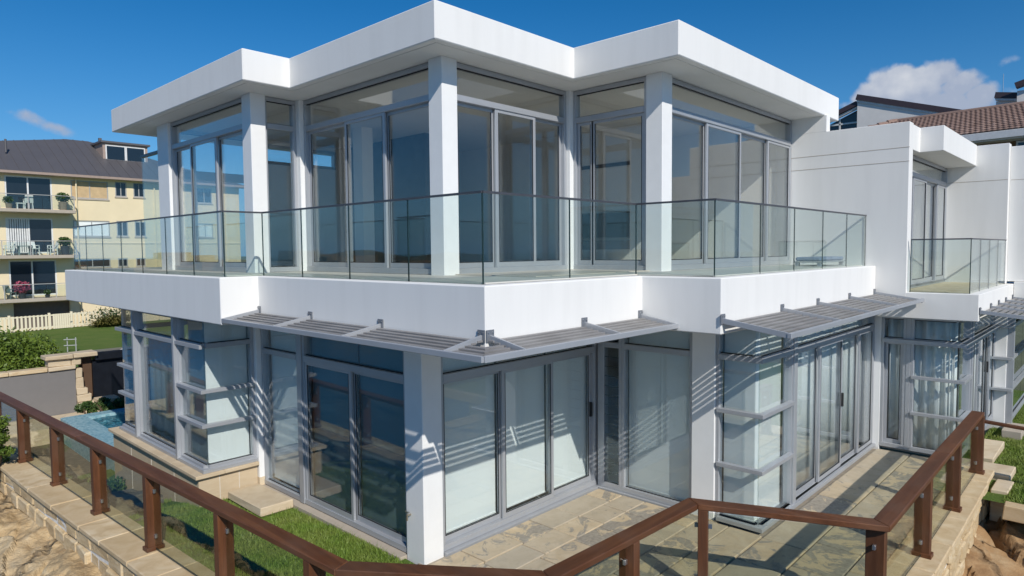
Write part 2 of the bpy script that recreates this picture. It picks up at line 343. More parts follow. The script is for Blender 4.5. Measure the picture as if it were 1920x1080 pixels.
def leaves(name, mat, parent, centers, size, flat=.0, k=1.0):
    """many small leaf quads, folded diamond shape, random orientation"""
    C = np.asarray(centers); n = len(C)
    a = rng.normal(size=(n, 3)); a[:, 2] *= (1 - flat); a /= np.linalg.norm(a, axis=1, keepdims=True)
    b = rng.normal(size=(n, 3)); b -= (b * a).sum(1, keepdims=True) * a; b /= np.linalg.norm(b, axis=1, keepdims=True)
    s = size * rng.uniform(.6, 1.3, (n, 1))
    V = np.stack([C - a * s, C + b * s * .45 * k, C + a * s, C - b * s * .45 * k], 1).reshape(-1, 3)
    return fast_mesh(name, V, np.arange(4 * n).reshape(n, 4), mat, parent, 4)

# ------------------------------------------------------------------ the modern white house
house = thing('modern_house', (0, 0, 0), 'two storey white rendered modern house with stepped flat roof and glazed walls', 'house')
ZS, ZSB = 3.333, 2.702            # balcony slab
ZB, ZT = 6.053, 6.489             # roof fascia
ROOF = [(.174, -.126), (2.712, -.126), (2.712, -1.768), (8.76, -1.768), (8.76, 8.84), (-.529, 8.84), (-.529, 3.144), (.174, 3.144)]
MB().prism(ROOF, ZB, ZT).build('roof', 'white_render', house, bevel=.012)
def inset(poly, d):
    out = []; n = len(poly)
    a = sum(poly[i][0] * poly[(i + 1) % n][1] - poly[(i + 1) % n][0] * poly[i][1] for i in range(n)); sg = 1 if a > 0 else -1
    for i in range(n):
        p, q, r = (Vector(poly[i - 1]), Vector(poly[i]), Vector(poly[(i + 1) % n]))
        d1 = (q - p).normalized(); d2 = (r - q).normalized(); n1 = Vector((-d1.y, d1.x)) * sg; n2 = Vector((-d2.y, d2.x)) * sg
        out.append(tuple(q + (n1 + n2) * d / (1 + n1.dot(n2))))
    return out
ri = inset(ROOF, .10)
MB().prism(ri, ZB - .006, ZB + .03).build('soffit', 'soffit', house)
box('roof_upstand', 'white_render', house, 6.6, 8.7, -1.4, 7, ZT - .1, ZT + .05)
SLAB = [(-.562, -1.637), (2.079, -1.637), (2.079, -2.66), (7.998, -2.66), (7.998, 8.9), (3.0, 8.9), (3.0, 10.36), (-1.08, 10.36), (-1.08, 2.814), (-.562, 2.814)]
MB().prism(SLAB, ZSB, ZS).build('balcony_slab', 'white_render', house, bevel=.012)
fl = inset(SLAB, .17)
MB().prism(fl, ZS + .004, ZS + .018).build('balcony_floor', 'balcony_tile', house)
# columns (upper and lower)
def column(x0, x1, y0, y1, z0, z1): return box('column', 'white_paint', house, x0, x1, y0, y1, z0, z1, .006)
column(.64, .895, .306, .565, ZS + .002, ZB - .003)
column(3.217, 3.48, -1.242, -.985, ZS + .002, ZB - .003)
column(-.145, .092, 3.749, 4.035, ZS + .002, ZB - .003)
column(-.145, .09, 7.03, 7.56, ZS + .002, ZB - .003)
column(3.165, 3.30, .30, .42, ZS + .02, ZB - .003)
column(.625, .75, 3.70, 3.86, ZS + .02, ZB - .003)
column(0, .30, 0, .33, -.12, ZSB + .002)
column(3.42, 3.62, -1.93, -1.595, -.1, ZSB + .002)
column(-.055, .055, 3.99, 4.11, -.15, ZSB + .002)
column(8.44, 8.56, -2.66, -2.50, -.1, ZSB - .255)

def glazing(axis, c, bounds, z0, z1, tr=None, tkind='sliding_door', sill=.075, fr=.05, glassm='window_glass', leafw=.055, slide=True, shelves=(), shelf_span=None,
            proud=.06, handle=None, jamb0=True, jamb1=True, top=.06, lbars=True, shelf_d=.095, shelf_over=0.):
    """one framed glazed opening. axis 'y': wall plane y=c seen from -y, u runs along x; axis 'x': plane x=c seen from -x, u runs along y"""
    def B(mb, u0, u1, d0, d1, za, zb):   # d: distance outwards
        return mb.box(u0, u1, c - d1, c - d0, za, zb) if axis == 'y' else mb.box(c - d1, c - d0, u0, u1, za, zb)
    U0, U1 = bounds[0], bounds[-1]
    f = MB()
    B(f, U0, U1, -.06, proud, z0, z0 + sill); B(f, U0, U1, -.06, proud * .8, z1 - top, z1)
    if jamb0: B(f, U0, U0 + fr, -.055, proud * .9, z0 + sill, z1 - top)
    if jamb1: B(f, U1 - fr, U1, -.055, proud * .9, z0 + sill, z1 - top)
    zt0 = zt1 = None
    if tr: zt0, zt1 = tr; B(f, U0 + (fr if jamb0 else 0), U1 - (fr if jamb1 else 0), -.05, proud, zt0, zt1)
    frame = f.build(tkind, 'aluminium', house, .004)
    if tr:
        m = MB(); B(m, U0 + .01, U1 - .01, -.006, .006, zt1 - .01, z1 - top + .01); m.build('highlight_pane', glassm, frame)
        s = MB(); B(s, U0 + fr, U1 - fr, .012, .02, zt1, zt1 + .012); B(s, U0 + fr, U1 - fr, .012, .02, z1 - top - .014, z1 - top); s.build('seal', 'black_seal', frame)
    ztop = zt0 if tr else z1 - top
    n = len(bounds) - 1
    for i in range(n):
        a, b = bounds[i], bounds[i + 1]
        off = (.025 if i % 2 else -.025) if slide else 0.
        za = z0 + sill
        m = MB()
        a2 = a + (fr if (i == 0 and jamb0) else -leafw * .3); b2 = b - (fr if (i == n - 1 and jamb1) else -leafw * .3)
        if lbars and n > 1 or slide:
            g = .018
            B(m, a2, a2 + leafw, off - g, off + g, za, ztop); B(m, b2 - leafw, b2, off - g, off + g, za, ztop)
            B(m, a2 + leafw, b2 - leafw, off - g, off + g, za, za + leafw * 1.3); B(m, a2 + leafw, b2 - leafw, off - g, off + g, ztop - leafw * .8, ztop)
            lf = m.build('door_leaf', 'aluminium', frame, .003)
            p = MB(); B(p, a2 + leafw * .7, b2 - leafw * .7, off - .006, off + .006, za + leafw, ztop - leafw * .6); p.build('pane', glassm, frame)
            k = MB(); q0, q1 = a2 + leafw, b2 - leafw; e = .010
            for (x0, x1, y0, y1) in ((q0, q0 + e, za + leafw * 1.3, ztop - leafw * .8), (q1 - e, q1, za + leafw * 1.3, ztop - leafw * .8)): B(k, x0, x1, off + .008, off + .017, y0, y1)
            B(k, q0 + e, q1 - e, off + .008, off + .017, za + leafw * 1.3, za + leafw * 1.3 + e); k.build('seal', 'black_seal', frame)
        else:
            p = MB(); B(p, a2, b2, -.006, .006, za - .01, ztop + .01); p.build('pane', glassm, frame)
            k = MB(); B(k, a2 + .01, b2 - .01, .01, .018, za, za + .012); k.build('seal', 'black_seal', frame)
        if handle is not None and handle == i:
            h = MB(); uu = b2 - leafw * .5; B(h, uu - .016, uu + .016, off + .018, off + .05, za + 1.0, za + 1.22); h.build('handle', 'black_seal', frame)
    for zz in shelves:
        h = MB(); s0, s1 = shelf_span or (U0, U1); B(h, s0, s1, .012, shelf_d, zz, zz + .055); h.build('shelf', 'aluminium', frame, .004)
    return frame
def fin(axis, c, u0, u1, d, z0, z1, name='mullion', mat='aluminium', d0=-.05):
    m = MB()
    (m.box(u0, u1, c - d, c - d0, z0, z1) if axis == 'y' else m.box(c - d, c - d0, u0, u1, z0, z1))
    return m.build(name, mat, house, .004)
UZ0, UZT = ZS + .02, (5.56, 5.64)
# upper level
glazing('y', .42, [.895, 1.66, 2.45, 3.165], UZ0, ZB - .012, UZT)
glazing('x', 3.30, [-.985, -.03, .30], UZ0, ZB - .012, UZT, slide=False, tkind='fixed_window')
glazing('y', -1.13, [3.48, 4.65, 5.82, 6.94, 7.99], UZ0, ZB - .012, UZT)
glazing('x', .75, [.565, 1.6, 2.55, 3.70], UZ0, ZB - .012, UZT)
glazing('y', 3.86, [.092, .625], UZ0, ZB - .012, UZT, slide=False, tkind='fixed_window')
glazing('x', -.04, [4.035, 5.14, 6.18, 7.03], UZ0, ZB - .012, UZT)
glazing('y', 7.62, [.10, 1.75], UZ0, ZB - .012, (5.10, 5.26), slide=False, tkind='rear_window')
glazing('y', 7.62, [2.0, 3.7], 5.55, ZB - .10, None, slide=False, tkind='rear_highlight_window', sill=.05)
scr = MB().box(-.05, -.03, 7.56, 8.72, ZS + .02, 5.58).build('wind_screen', 'balustrade_glass', house)
MB().box(-.075, -.005, 7.56, 8.72, 5.58, 5.63).build('screen_rail', 'cap_dark', scr)
# lower level
LT = ZSB - .004
glazing('y', .08, [.30, 1.39, 2.41, 3.44], .02, LT, (2.09, 2.18), glassm='window_glass_lower', handle=2)
glazing('x', .08, [.33, 1.53, 2.74], .0, LT, (2.09, 2.18), glassm='window_glass_lower')
fin('x', .08, 2.74, 2.86, .075, .0, LT)
glazing('x', .08, [2.86, 3.99], .0, LT, (2.09, 2.17), slide=False, tkind='fixed_window', glassm='window_glass_lower')
fin('y', .08, 3.44, 3.56, .05, .0, LT, d0=-.12)
glazing('x', 3.5, [-1.595, -.43], .02, LT, (2.18, 2.26), slide=False, tkind='fixed_window', glassm='window_glass_lower')
# louvre (jalousie) window beside it
jf = MB(); 
for a, b in ((-.43, -.385), (-.12, -.0)): jf.box(3.44, 3.55, a, b, .02, LT)
jf.box(3.44, 3.55, -.385, -.12, .02, .10).box(3.44, 3.55, -.385, -.12, 2.18, 2.26).box(3.44, 3.55, -.385, -.12, 2.62, LT)
jw = jf.build('louvre_window', 'aluminium', house, .004)
for k in range(14):
    z = .11 + k * .148
    MB().bar((3.475, -.385, z + .072), (3.475, -.12, z + .072), .008, .15, up=(.25, 0, 1)).build('louvre_blade', 'window_glass_lower', jw)
    MB().box(3.462, 3.472, -.385, -.12, z - .004, z + .004).build('blade_edge', 'glass_edge', jw)
MB().box(3.49, 3.50, -.385, -.12, 2.26, 2.62).build('pane', 'window_glass_lower', jw)
# right bay
SH = dict(slide=False, tkind='bay_window', glassm='window_glass_lower', lbars=False)
BZ = (2.19, 2.27)
glazing('x', 3.50, [-2.49, -1.93], .0, LT, BZ, shelves=(.755, 1.485), shelf_span=(-2.595, -1.96), jamb0=False, **SH)
glazing('y', -2.50, [3.51, 4.49], .0, LT, BZ, shelves=(.755, 1.485), shelf_span=(3.4885, 4.48), jamb0=False, fr=.015, **SH)
MB().box(3.405, 3.49, -2.585, -1.98, 2.195, 2.262).box(3.49, 4.45, -2.585, -2.51, 2.195, 2.262).build('transom_shelf', 'aluminium', house, .004)
MB().box(3.38, 3.50, -2.61, -1.98, .02, .075).box(3.502, 8.44, -2.61, -2.515, .02, .075).build('sill', 'aluminium', house, .004)
fin('y', -2.50, 4.49, 4.60, .085, .0, LT)
glazing('y', -2.50, [4.60, 5.64, 6.66, 7.60, 8.44], .0, LT, BZ, glassm='window_glass_lower', handle=1)
# left bay with its fins
glazing('y', 4.12, [-.79, -.055], .40, LT, (2.24, 2.31), shelves=(1.05, 1.57), shelf_span=(-.895, -.07), jamb0=False, **SH)
glazing('x', -.80, [4.12, 4.985], .40, LT, (2.24, 2.31), shelves=(1.05, 1.57), shelf_span=(4.1085, 4.98), jamb0=False, fr=.015, **SH)
fin('x', -.80, 4.985, 5.055, .115, .40, LT)
glazing('x', -.80, [5.055, 6.85], .40, LT, (2.24, 2.31), fr=.015, **SH)
fin('x', -.80, 6.85, 6.92, .115, .40, LT)
glazing('x', -.80, [6.92, 7.80], .40, LT, (2.24, 2.31), shelves=(1.05, 1.57), shelf_span=(6.925, 7.86), jamb1=False, fr=.015, **SH)
glazing('y', 7.80, [-.79, 1.0], .40, LT, (2.24, 2.31), **SH)
MB().box(-.90, -.855, 4.03, 7.88, 2.237, 2.30).build('transom_shelf', 'aluminium', house, .004)
MB().box(-.90, -.80, 4.02, 7.85, .375, .43).box(-.80, -.06, 4.02, 4.12, .375, .43).build('sill', 'aluminium', house, .004)
# sandstone plinth under left bay
pl = MB().box(-.965, -.06, 4.045, 8.0, -.9, .318).build('plinth', 'sandstone_slab', house, .006)
pcs = [(-1.03, -.55, 3.975, 4.55), (-.545, -.06, 3.975, 4.55)]
MB().box(-1.03, -.60, 3.975, 8.06, .322, .376).build('coping_slab', 'sandstone_slab', pl, .006)
MB().box(-.597, -.06, 3.975, 4.4, .322, .376).build('coping_slab', 'sandstone_slab', pl, .006)
for i, x in enumerate((-.66, -.36)): MB().box(x, x + .006, 4.041, 4.05, -.3, .318).build('joint', 'mortar', pl)
for y in (5.0, 6.0, 7.0): MB().box(-.969, -.96, y, y + .006, -.8, .318).build('joint', 'mortar', pl)
MB().box(-.06, .08, 3.985, 4.3, -.3, .12).build('plinth_return', 'sandstone_slab', house)
# concrete threshold along lawn and terrace
MB().box(-.10, .14, .34, 3.985, -.2, -.01).build('threshold', 'concrete_taupe', house, .004)
MB().box(.31, 3.5, -.045, .09, -.1, .018).build('sill', 'aluminium', house, .004)
MB().box(3.39, 3.56, -1.59, -.05, -.1, .018).build('sill', 'aluminium', house, .004)

# right hand walls and second balcony
WX = 8.0
MB().box(WX, WX + .24, -3.135, -.9, 2.462, 5.764).build('side_wall', 'white_render', house, .006)
MB().box(WX, WX + .18, -1.80, -.9, 5.764, ZB + .01).build('wall_fin', 'white_render', house, .004)
for z in (5.10, 5.335): MB().box(WX - .003, WX + .01, -3.136, -1.13, z, z + .008).build('render_joint', 'concrete_taupe', house)
MB().box(8.0 + .002, 13., -4.165, -2.70, 2.45, 2.885).build('rear_balcony_slab', 'white_render', house, .008)
MB().box(8.2, 12.9, -4.0, -2.7, 2.889, 2.90).build('balcony_floor', 'sandstone_slab', house)
MB().box(12.05, 17, -6.2, -4.17, 2.6, 2.93).build('rear_balcony_slab', 'white_render', house, .008)
MB().prism([(8.24, -3.13), (8.738, -3.13), (8.738, -3.493), (11.932, -3.493), (11.932, -2.0), (8.24, -2.0)], 5.318, 5.748).build('rear_roof', 'white_render', house, .006)
glazing('y', -2.93, [8.24, 9.1, 10.12, 11.1, 11.93], 2.90, 5.314, (4.93, 5.01))
MB().box(11.932, 12.2, -4.04, -2.0, 2.89, 5.735).build('side_wall', 'white_render', house, .006)
MB().box(12.12, 12.4, -6.3, -4.041, 2.935, 5.68).build('side_wall', 'white_render', house, .006)
for x, a, b in ((11.929, -4.03, -3.0), (12.117, -6.2, -4.06)): MB().box(x, x + .01, a, b, 5.0, 5.008).build('render_joint', 'concrete_taupe', house)
# lower third bay
glazing('x', 8.5, [-3.06, -2.66], .05, 2.44, (1.96, 2.04), slide=True, tkind='casement_door', glassm='window_glass_lower')
fin('x', 8.5, -3.13, -3.06, .06, .05, 2.44)
glazing('x', 8.5, [-3.84, -3.13], .05, 2.44, (1.96, 2.04), shelves=(.70, 1.34), shelf_span=(-3.95, -3.15), jamb0=False, **SH)
MB().box(8.37, 8.49, -3.97, -2.70, 1.955, 2.03).build('transom_shelf', 'aluminium', house, .004)
glazing('y', -3.85, [8.51, 9.2], .05, 2.44, (1.96, 2.04), shelves=(.70, 1.34), shelf_span=(8.51, 9.2), jamb0=False, **SH)
fin('y', -3.85, 9.2, 9.32, .08, .05, 2.44)
glazing('y', -3.85, [9.32, 10.0, 10.7, 11.4, 11.95], .05, 2.44, (1.96, 2.04), glassm='window_glass_lower', handle=2)
MB().box(8.51, 11.95, -3.97, -3.86, 1.955, 2.03).build('transom_shelf', 'aluminium', house, .004)
MB().box(11.96, 12.35, -4.10, -3.6, -.2, 2.448).build('side_wall', 'white_render', house, .006)
for z in (.70, 1.34, 2.0): MB().box(11.82, 11.956, -4.22, -3.86, z, z + .055).build('shelf', 'aluminium', house, .004)
glazing('y', -4.12, [12.03, 14.2, 16.], .0, 2.44, (1.96, 2.04), shelves=(.70, 1.34), shelf_span=(12.0, 16), **SH)
fin('y', -4.12, 11.99, 12.07, .1, .0, 2.44)

# interiors (only what the glass lets one see)
def interior():
    box('interior_floor', 'interior_floor', house, .82, 7.98, -1.05, 7.55, ZS + .02, ZS + .03)
    box('interior_floor', 'interior_floor', house, .05, .80, 3.93, 7.55, ZS + .02, ZS + .03)
    fw = MB().box(6.2, 6.4, .55, 7.55, ZS + .001, ZB - .001).build('interior_wall', 'interior_wall', house)
    MB().box(6.17, 6.199, 1.22, 2.50, 3.90, 4.38).build('fireplace', 'interior_dark', fw)
    MB().box(6.15, 6.168, 1.20, 2.52, 3.87, 3.90).box(6.15, 6.168, 1.2, 2.52, 4.38, 4.40).build('fireplace_trim', 'interior_grey', fw)
    MB().box(6.17, 6.199, 1.22, 2.50, 3.66, 3.84).build('hearth', 'interior_grey', fw)
    MB().box(6.18, 6.199, 1.22, 2.50, 5.29, 5.36).build('vent_slot', 'interior_dark', fw)
    box('interior_wall', 'interior_wall', house, 6.4, 8.0, 3.2, 3.35, ZS + .001, ZB - .001)
    box('interior_wall', 'interior_dark', house, 3.9, 4.3, 4.6, 7.55, ZS + .001, ZB - .001)  # wall coloured dark to stand for the deep, dim part of the room
    box('interior_wall', 'interior_wall', house, 8.0 + .02, 8.2, -.89, 7.6, ZS + .001, ZB - .001)
    box('interior_wall', 'interior_wall', house, 1.76, 8.2, 7.56, 7.70, ZS + .001, 5.54)
    box('interior_wall', 'interior_wall', house, 3.71, 8.2, 7.561, 7.70, 5.54, ZB - .01)
    box('interior_wall', 'interior_wall', house, 1.76, 1.99, 7.561, 7.70, 5.54, ZB - .01)
    box('interior_wall', 'interior_wall', house, 1.99, 3.71, 7.561, 7.70, 5.96, ZB - .01)
    box('interior_wall', 'interior_wall', house, 2.6, 2.85, 4.9, 5.2, ZS + .001, ZB - .001)
    box('interior_door', 'interior_grey', house, 4.32, 4.36, 5.2, 6.1, ZS + .03, 5.4)
    box('interior_door', 'interior_dark', house, 6.45, 7.3, 3.17, 3.199, ZS + .03, 5.4)
    box('interior_wall', 'interior_grey', house, 8.435, 8.49, -2.42, .34, -.05, LT)
    # lower
    box('interior_floor', 'carpet', house, .14, 8.4, .14, 7.7, -.06, .005)
    box('interior_floor', 'interior_floor', house, 3.57, 8.43, -2.44, .13, -.06, .005)
    box('interior_floor', 'carpet', house, -.7, .13, 4.2, 7.7, .30, .40)
    box('interior_wall', 'interior_teal', house, 6.5, 6.7, .14, 7.8, -.05, LT)
    box('interior_wall', 'interior_teal', house, 1.01, 6.7, 7.75, 7.9, -.05, LT)
    box('interior_wall', 'interior_grey', house, 3.75, 8.4, .35, .5, -.05, LT)
    box('interior_wall', 'interior_teal', house, 3.62, 3.75, .2, 2.5, -.05, LT)
    box('interior_wall', 'interior_wall', house, 8.60, 16, -2.4, -2.2, .0, 2.44)
    box('interior_wall', 'interior_wall', house, 12.36, 16, -3.0, -2.85, .0, 2.44)
    box('interior_floor', 'interior_floor', house, 8.6, 11.95, -3.78, -2.41, -.02, .03)
    box('interior_floor', 'interior_floor', house, 12.36, 16, -4.05, -3.01, -.02, .03)
    box('interior_floor', 'interior_floor', house, 8.26, 11.9, -2.85, -.5, 2.89, 2.905)
    box('interior_wall', 'interior_wall', house, 8.26, 12.1, -.5, -.3, 2.91, 5.3)
    box('interior_wall', 'interior_wall', house, 8.62, 8.75, -2.66, -2.45, .0, 2.44)
interior()
# blinds, curtains and added teal tone sheets: each hangs behind its own pane
def blind(axis, c, u0, u1, z0, z1, label, mat='blind_fabric'):
    o = MB(); d = .10
    (o.box(u0, u1, c + d, c + d + .006, z0, z1) if axis == 'y' else o.box(c + d, c + d + .006, u0, u1, z0, z1))
    (o.box(u0, u1, c + d - .01, c + d + .016, z0 - .02, z0) if axis == 'y' else o.box(c + d - .01, c + d + .016, u0, u1, z0 - .02, z0))
    b = o.build('roller_blind', mat); return tag(b, label, 'blind', 'roller blinds behind the lower glazing')  # also builds the added teal sheets, which are no real blinds
blind('y', .08, .36, 1.37, .17, 2.62, 'pale roller blind behind the corner sliding door pane beside the white column')
blind('y', .08, 1.41, 2.39, .17, 2.62, 'pale roller blind behind the middle pane of the terrace sliding doors')
blind('y', .08, 2.43, 3.40, .17, 2.62, 'pale roller blind behind the terrace door pane with the black handle')
blind('x', 3.5, -1.56, -.46, .10, 2.64, 'large grey green blind behind the fixed pane beside the louvre window')
blind('x', .08, 2.90, 3.96, .10, 2.62, 'blind behind the narrow fixed window above the flat stone step')
blind('y', 4.12, -.74, -.10, .46, 2.64, 'white blind behind the short stacked panes above the sandstone plinth')
blind('x', 3.5, -2.40, -1.98, .06, 2.64, 'pale blind on the shaded side of the right corner bay')
blind('y', -2.5, 3.62, 4.47, .06, 2.64, 'pale blind on the sunny narrow panes of the right corner bay')
blind('x', .08, .36, 1.51, .06, 2.64, 'added dark teal tone sheet behind the big sliding pane next to the front white column', 'pane_tone_teal')  # added sheet, gives the pane its dim teal tone; no blind hangs here
blind('x', .08, 1.55, 2.72, .06, 2.64, 'added dark teal tone sheet behind the lawn side sliding pane nearest the stone step', 'pane_tone_teal')  # likewise added for the dim teal look of this pane
blind('x', -.80, 4.30, 4.94, .46, 2.62, 'added grey teal tone sheet behind the small pool side panes of the left bay', 'curtain_teal')  # sheet added to turn these dim, reflecting panes milky
def curtain(axis, c, u0, u1, z0, z1, label, amp=.03, per=.16, mat='curtain_fabric'):
    n = max(8, int((u1 - u0) / per * 8)); V = []; Fc = []
    for i in range(n + 1):
        u = u0 + (u1 - u0) * i / n; d = .14 + amp * math.sin(2 * math.pi * (u - u0) / per) + amp * .5 * math.sin(2 * math.pi * (u - u0) / per * .37 + 1)
        for z in (z0, z1): V.append((u, c + d, z) if axis == 'y' else (c + d, u, z))
    for i in range(n): Fc.append((2 * i, 2 * i + 2, 2 * i + 3, 2 * i + 1))
    o = MB().add(V, Fc).build('curtain', mat, smooth=True)
    md = o.modifiers.new('thickness', 'SOLIDIFY'); md.thickness = .004
    return tag(o, label, 'curtain', 'curtains behind the lower glazing')
curtain('y', -2.5, 4.66, 5.62, .06, 2.62, 'pale curtain behind the first terrace door right of the corner bay', .007, .33)
curtain('y', -2.5, 5.63, 6.64, .06, 2.62, 'pale curtain behind the second terrace door from the corner bay', .007, .33)
curtain('y', -2.5, 6.65, 7.58, .06, 2.62, 'pale curtain behind the third terrace door from the corner bay', .007, .33)
curtain('y', -2.5, 7.6, 8.40, .06, 2.62, 'pale curtain behind the terrace door nearest the recessed wing', .007, .33)
curtain('x', 8.5, -3.06, -2.72, .08, 2.42, 'grey curtain behind the narrow hinged glass door at the terrace end')
curtain('x', 8.5, -3.76, -3.14, .08, 2.42, 'grey curtain behind the stacked panes beside the hinged door')
curtain('y', -3.85, 8.62, 9.15, .08, 2.42, 'pale curtain behind the narrow sunny panes of the far bay')
curtain('y', -3.85, 9.4, 11.9, .08, 2.42, 'wide pale curtain behind the far sliding doors near the lawn')
curtain('y', -4.12, 12.1, 12.9, .08, 2.42, 'bunched white curtain in the far right window by the lawn', .05, .2)
curtain('y', -4.12, 13.3, 15.2, .08, 2.42, 'pale curtain at the photo right edge behind the far window', .05, .2)
curtain('x', -.80, 5.08, 6.83, .46, 2.2, 'grey green curtain behind the big left pane facing the pool', .02, .3, 'curtain_teal')

# balustrades
def balustrade(pts_list, zb, zt, joints, cap=.022):
    """one glass balustrade: pts_list polyline, joints = list per segment of fractions"""
    cp = MB()
    for (a, b) in zip(pts_list[:-1], pts_list[1:]):
        d = (Vector(b) - Vector(a)).normalized() * .0
        cp.bar((a[0], a[1], zt), (b[0], b[1], zt), .03, cap)
    o = cp.build('balustrade', 'cap_dark', house)
    for (a, b, js) in zip(pts_list[:-1], pts_list[1:], joints):
        a, b = Vector(a), Vector(b); L = (b - a).length; d = (b - a) / L
        js = [0] + list(js) + [L]
        for j0, j1 in zip(js[:-1], js[1:]):
            p, q = a + d * (j0 + .006), a + d * (j1 - .006)
            MB().bar((p.x, p.y, (zb + zt) / 2), (q.x, q.y, (zb + zt) / 2), .012, zt - zb - .02).build('glass_pane', 'balustrade_glass', o)
            for e in (p, q):
                s = -1 if e is p else 1
                ee = e + d * .004 * s
                MB().box(ee.x - .005, ee.x + .005, ee.y - .005, ee.y + .005, zb, zt - .012).build('pane_edge', 'glass_edge', o)
    return o
G1 = [(-.95, 10.13), (-.95, 2.96), (-.40, 2.96), (-.40, -1.445), (2.255, -1.445), (2.255, -2.487), (7.985, -2.487)]
balustrade(G1, ZS - .01, 4.213, [[.87, 1.93, 2.99, 4.04, 5.10, 6.15], [], [1.06, 2.15, 3.27], [1.33], [], [1.25, 2.40, 3.55, 4.69]])
balustrade([(8.06, -3.18), (8.06, -4.03), (11.9, -4.03)], 2.89, 3.78, [[], [.9, 1.85, 2.85]])

# louvred sunshades
def sunshade(frame_lines, brackets, slats, bolts=True):
    f = MB()
    for p, q in frame_lines: f.bar(p, q, .045, .055)
    o = f.build('sunshade', 'aluminium', house, .004)
    for (p, q, nrm) in brackets:
        b = MB().bar(Vector(p) + Vector((0, 0, .005)), q, .024, .06).build('bracket', 'aluminium', o, .003)
        n = Vector(nrm); c = Vector(p) + n * .008 + Vector((0, 0, .022)); t = Vector((-n.y, n.x, 0))
        pl = MB().bar(c - t * .048, c + t * .048, .012, .115).build('bracket_plate', 'aluminium_dark', o, .002)
        bl = MB()
        for s in (-1, 1):
            for zz in (.034,): bl.tube(c + t * .03 * s + Vector((0, 0, zz)) + n * .004, c + t * .03 * s + Vector((0, 0, zz)) + n * .014, .008, n=6)
        bl.build('bolts', 'steel', o)['kind'] = 'stuff'
    for p, q in slats:
        d = (Vector(q) - Vector(p)).normalized(); n = Vector((-d.y, d.x, 0))
        MB().bar(p, q, .060, .02).build('slat', 'slat_metal', o, .002)
    return o
# first: wraps the corner
XF, YF, ZF = -1.06, -2.115, 2.765
X0, Y0, ZA = -.562, -1.637, 2.845
sl = []; NS = 6
def zi(t): return ZA + (ZF - ZA) * t - .015
ysb = [2.80, 1.44, -.02, -1.637]
for k in range(NS):
    t = (k + .6) / (NS + .1); x = X0 + (XF - X0) * t; y = Y0 + (YF - Y0) * t; z = zi(t)
    for a, b in zip(ysb[:-1], ysb[1:]): sl.append(((x, a - .02, z), (x, b + .02, z)))
    if k > 1:
        sl.append(((x, Y0 + .02, z), (x, y - .033, z))); sl.append(((x + .034, y, z), (X0 - .0, y, z)))
    for a, b in ((-.56, .90), (.95, 2.06)): sl.append(((a + .02, y, z), (b - .02, y, z)))
br = [((X0, yy, ZA), (XF, yy, ZF), (-1, 0, 0)) for yy in (2.79, 1.44, -.02)] + [((X0, Y0 + .05, ZA), (XF, Y0 + .02, ZF), (-1, 0, 0)), ((X0 + .05, Y0, ZA), (X0 + .02, YF, ZF), (0, -1, 0))] + \
     [((xx, Y0, ZA), (xx, YF, ZF), (0, -1, 0)) for xx in (.93, 2.05)]
sunshade([((XF, 2.81, ZF), (XF, YF, ZF)), ((XF, YF, ZF), (2.08, YF, ZF))], br, sl)
# second: long one on the right wing
YF2, Y2 = -3.40, -2.66; sl = []; xs = [2.10, 3.79, 5.11, 6.55, 7.93]
for k in range(8):
    t = (k + .6) / 8.2; y = Y2 + (YF2 - Y2) * t; z = ZA + .01 + (2.75 - ZA) * t - .015
    for a, b in zip(xs[:-1], xs[1:]): sl.append(((a + .02, y, z), (b - .02, y, z)))
sunshade([((2.08, YF2, 2.75), (7.95, YF2, 2.77))], [((x, Y2, ZA + .01), (x, YF2, 2.75), (0, -1, 0)) for x in xs], sl)
# third: far right wing
sl = []; xs = [8.06, 9.15, 10.05, 10.95, 11.9]
for k in range(8):
    t = (k + .6) / 8.2; y = -4.17 - .75 * t; z = 2.60 - .08 * t
    for a, b in zip(xs[:-1], xs[1:]): sl.append(((a + .02, y, z), (b - .02, y, z)))
sunshade([((8.04, -4.92, 2.53), (11.95, -4.92, 2.53))], [((x, -4.17, 2.6), (x, -4.92, 2.53), (0, -1, 0)) for x in xs], sl)
# low cushioned bench on the balcony
bench = thing('balcony_bench', (7.1, -2.05, ZS + .02), 'low blue cushioned bench behind the right end of the upper glass balustrade', 'bench')
for x in (6.55, 7.65):
    for y in (-2.2, -1.85): MB().box(x - .03, x + .03, y - .03, y + .03, ZS + .02, ZS + .08).build('leg', 'aluminium', bench)
MB().box(6.5, 7.7, -2.25, -1.8, ZS + .08, ZS + .105).build('frame', 'aluminium', bench, .005)
for x in (6.52, 7.11): MB().box(x, x + .57, -2.23, -1.82, ZS + .107, ZS + .17).build('cushion', 'cushion_blue', bench, .02)
# garden tap on the column
tp = MB().tube((0, .245, .52), (-.06, .245, .52), .012).tube((-.055, .245, .53), (-.055, .245, .46), .011).build('tap', 'brass', house)
MB().tube((-.05, .245, .535), (-.05, .245, .56), .008).bar((-.05, .21, .565), (-.05, .28, .565), .02, .012).build('tap_handle', 'steel', tp)

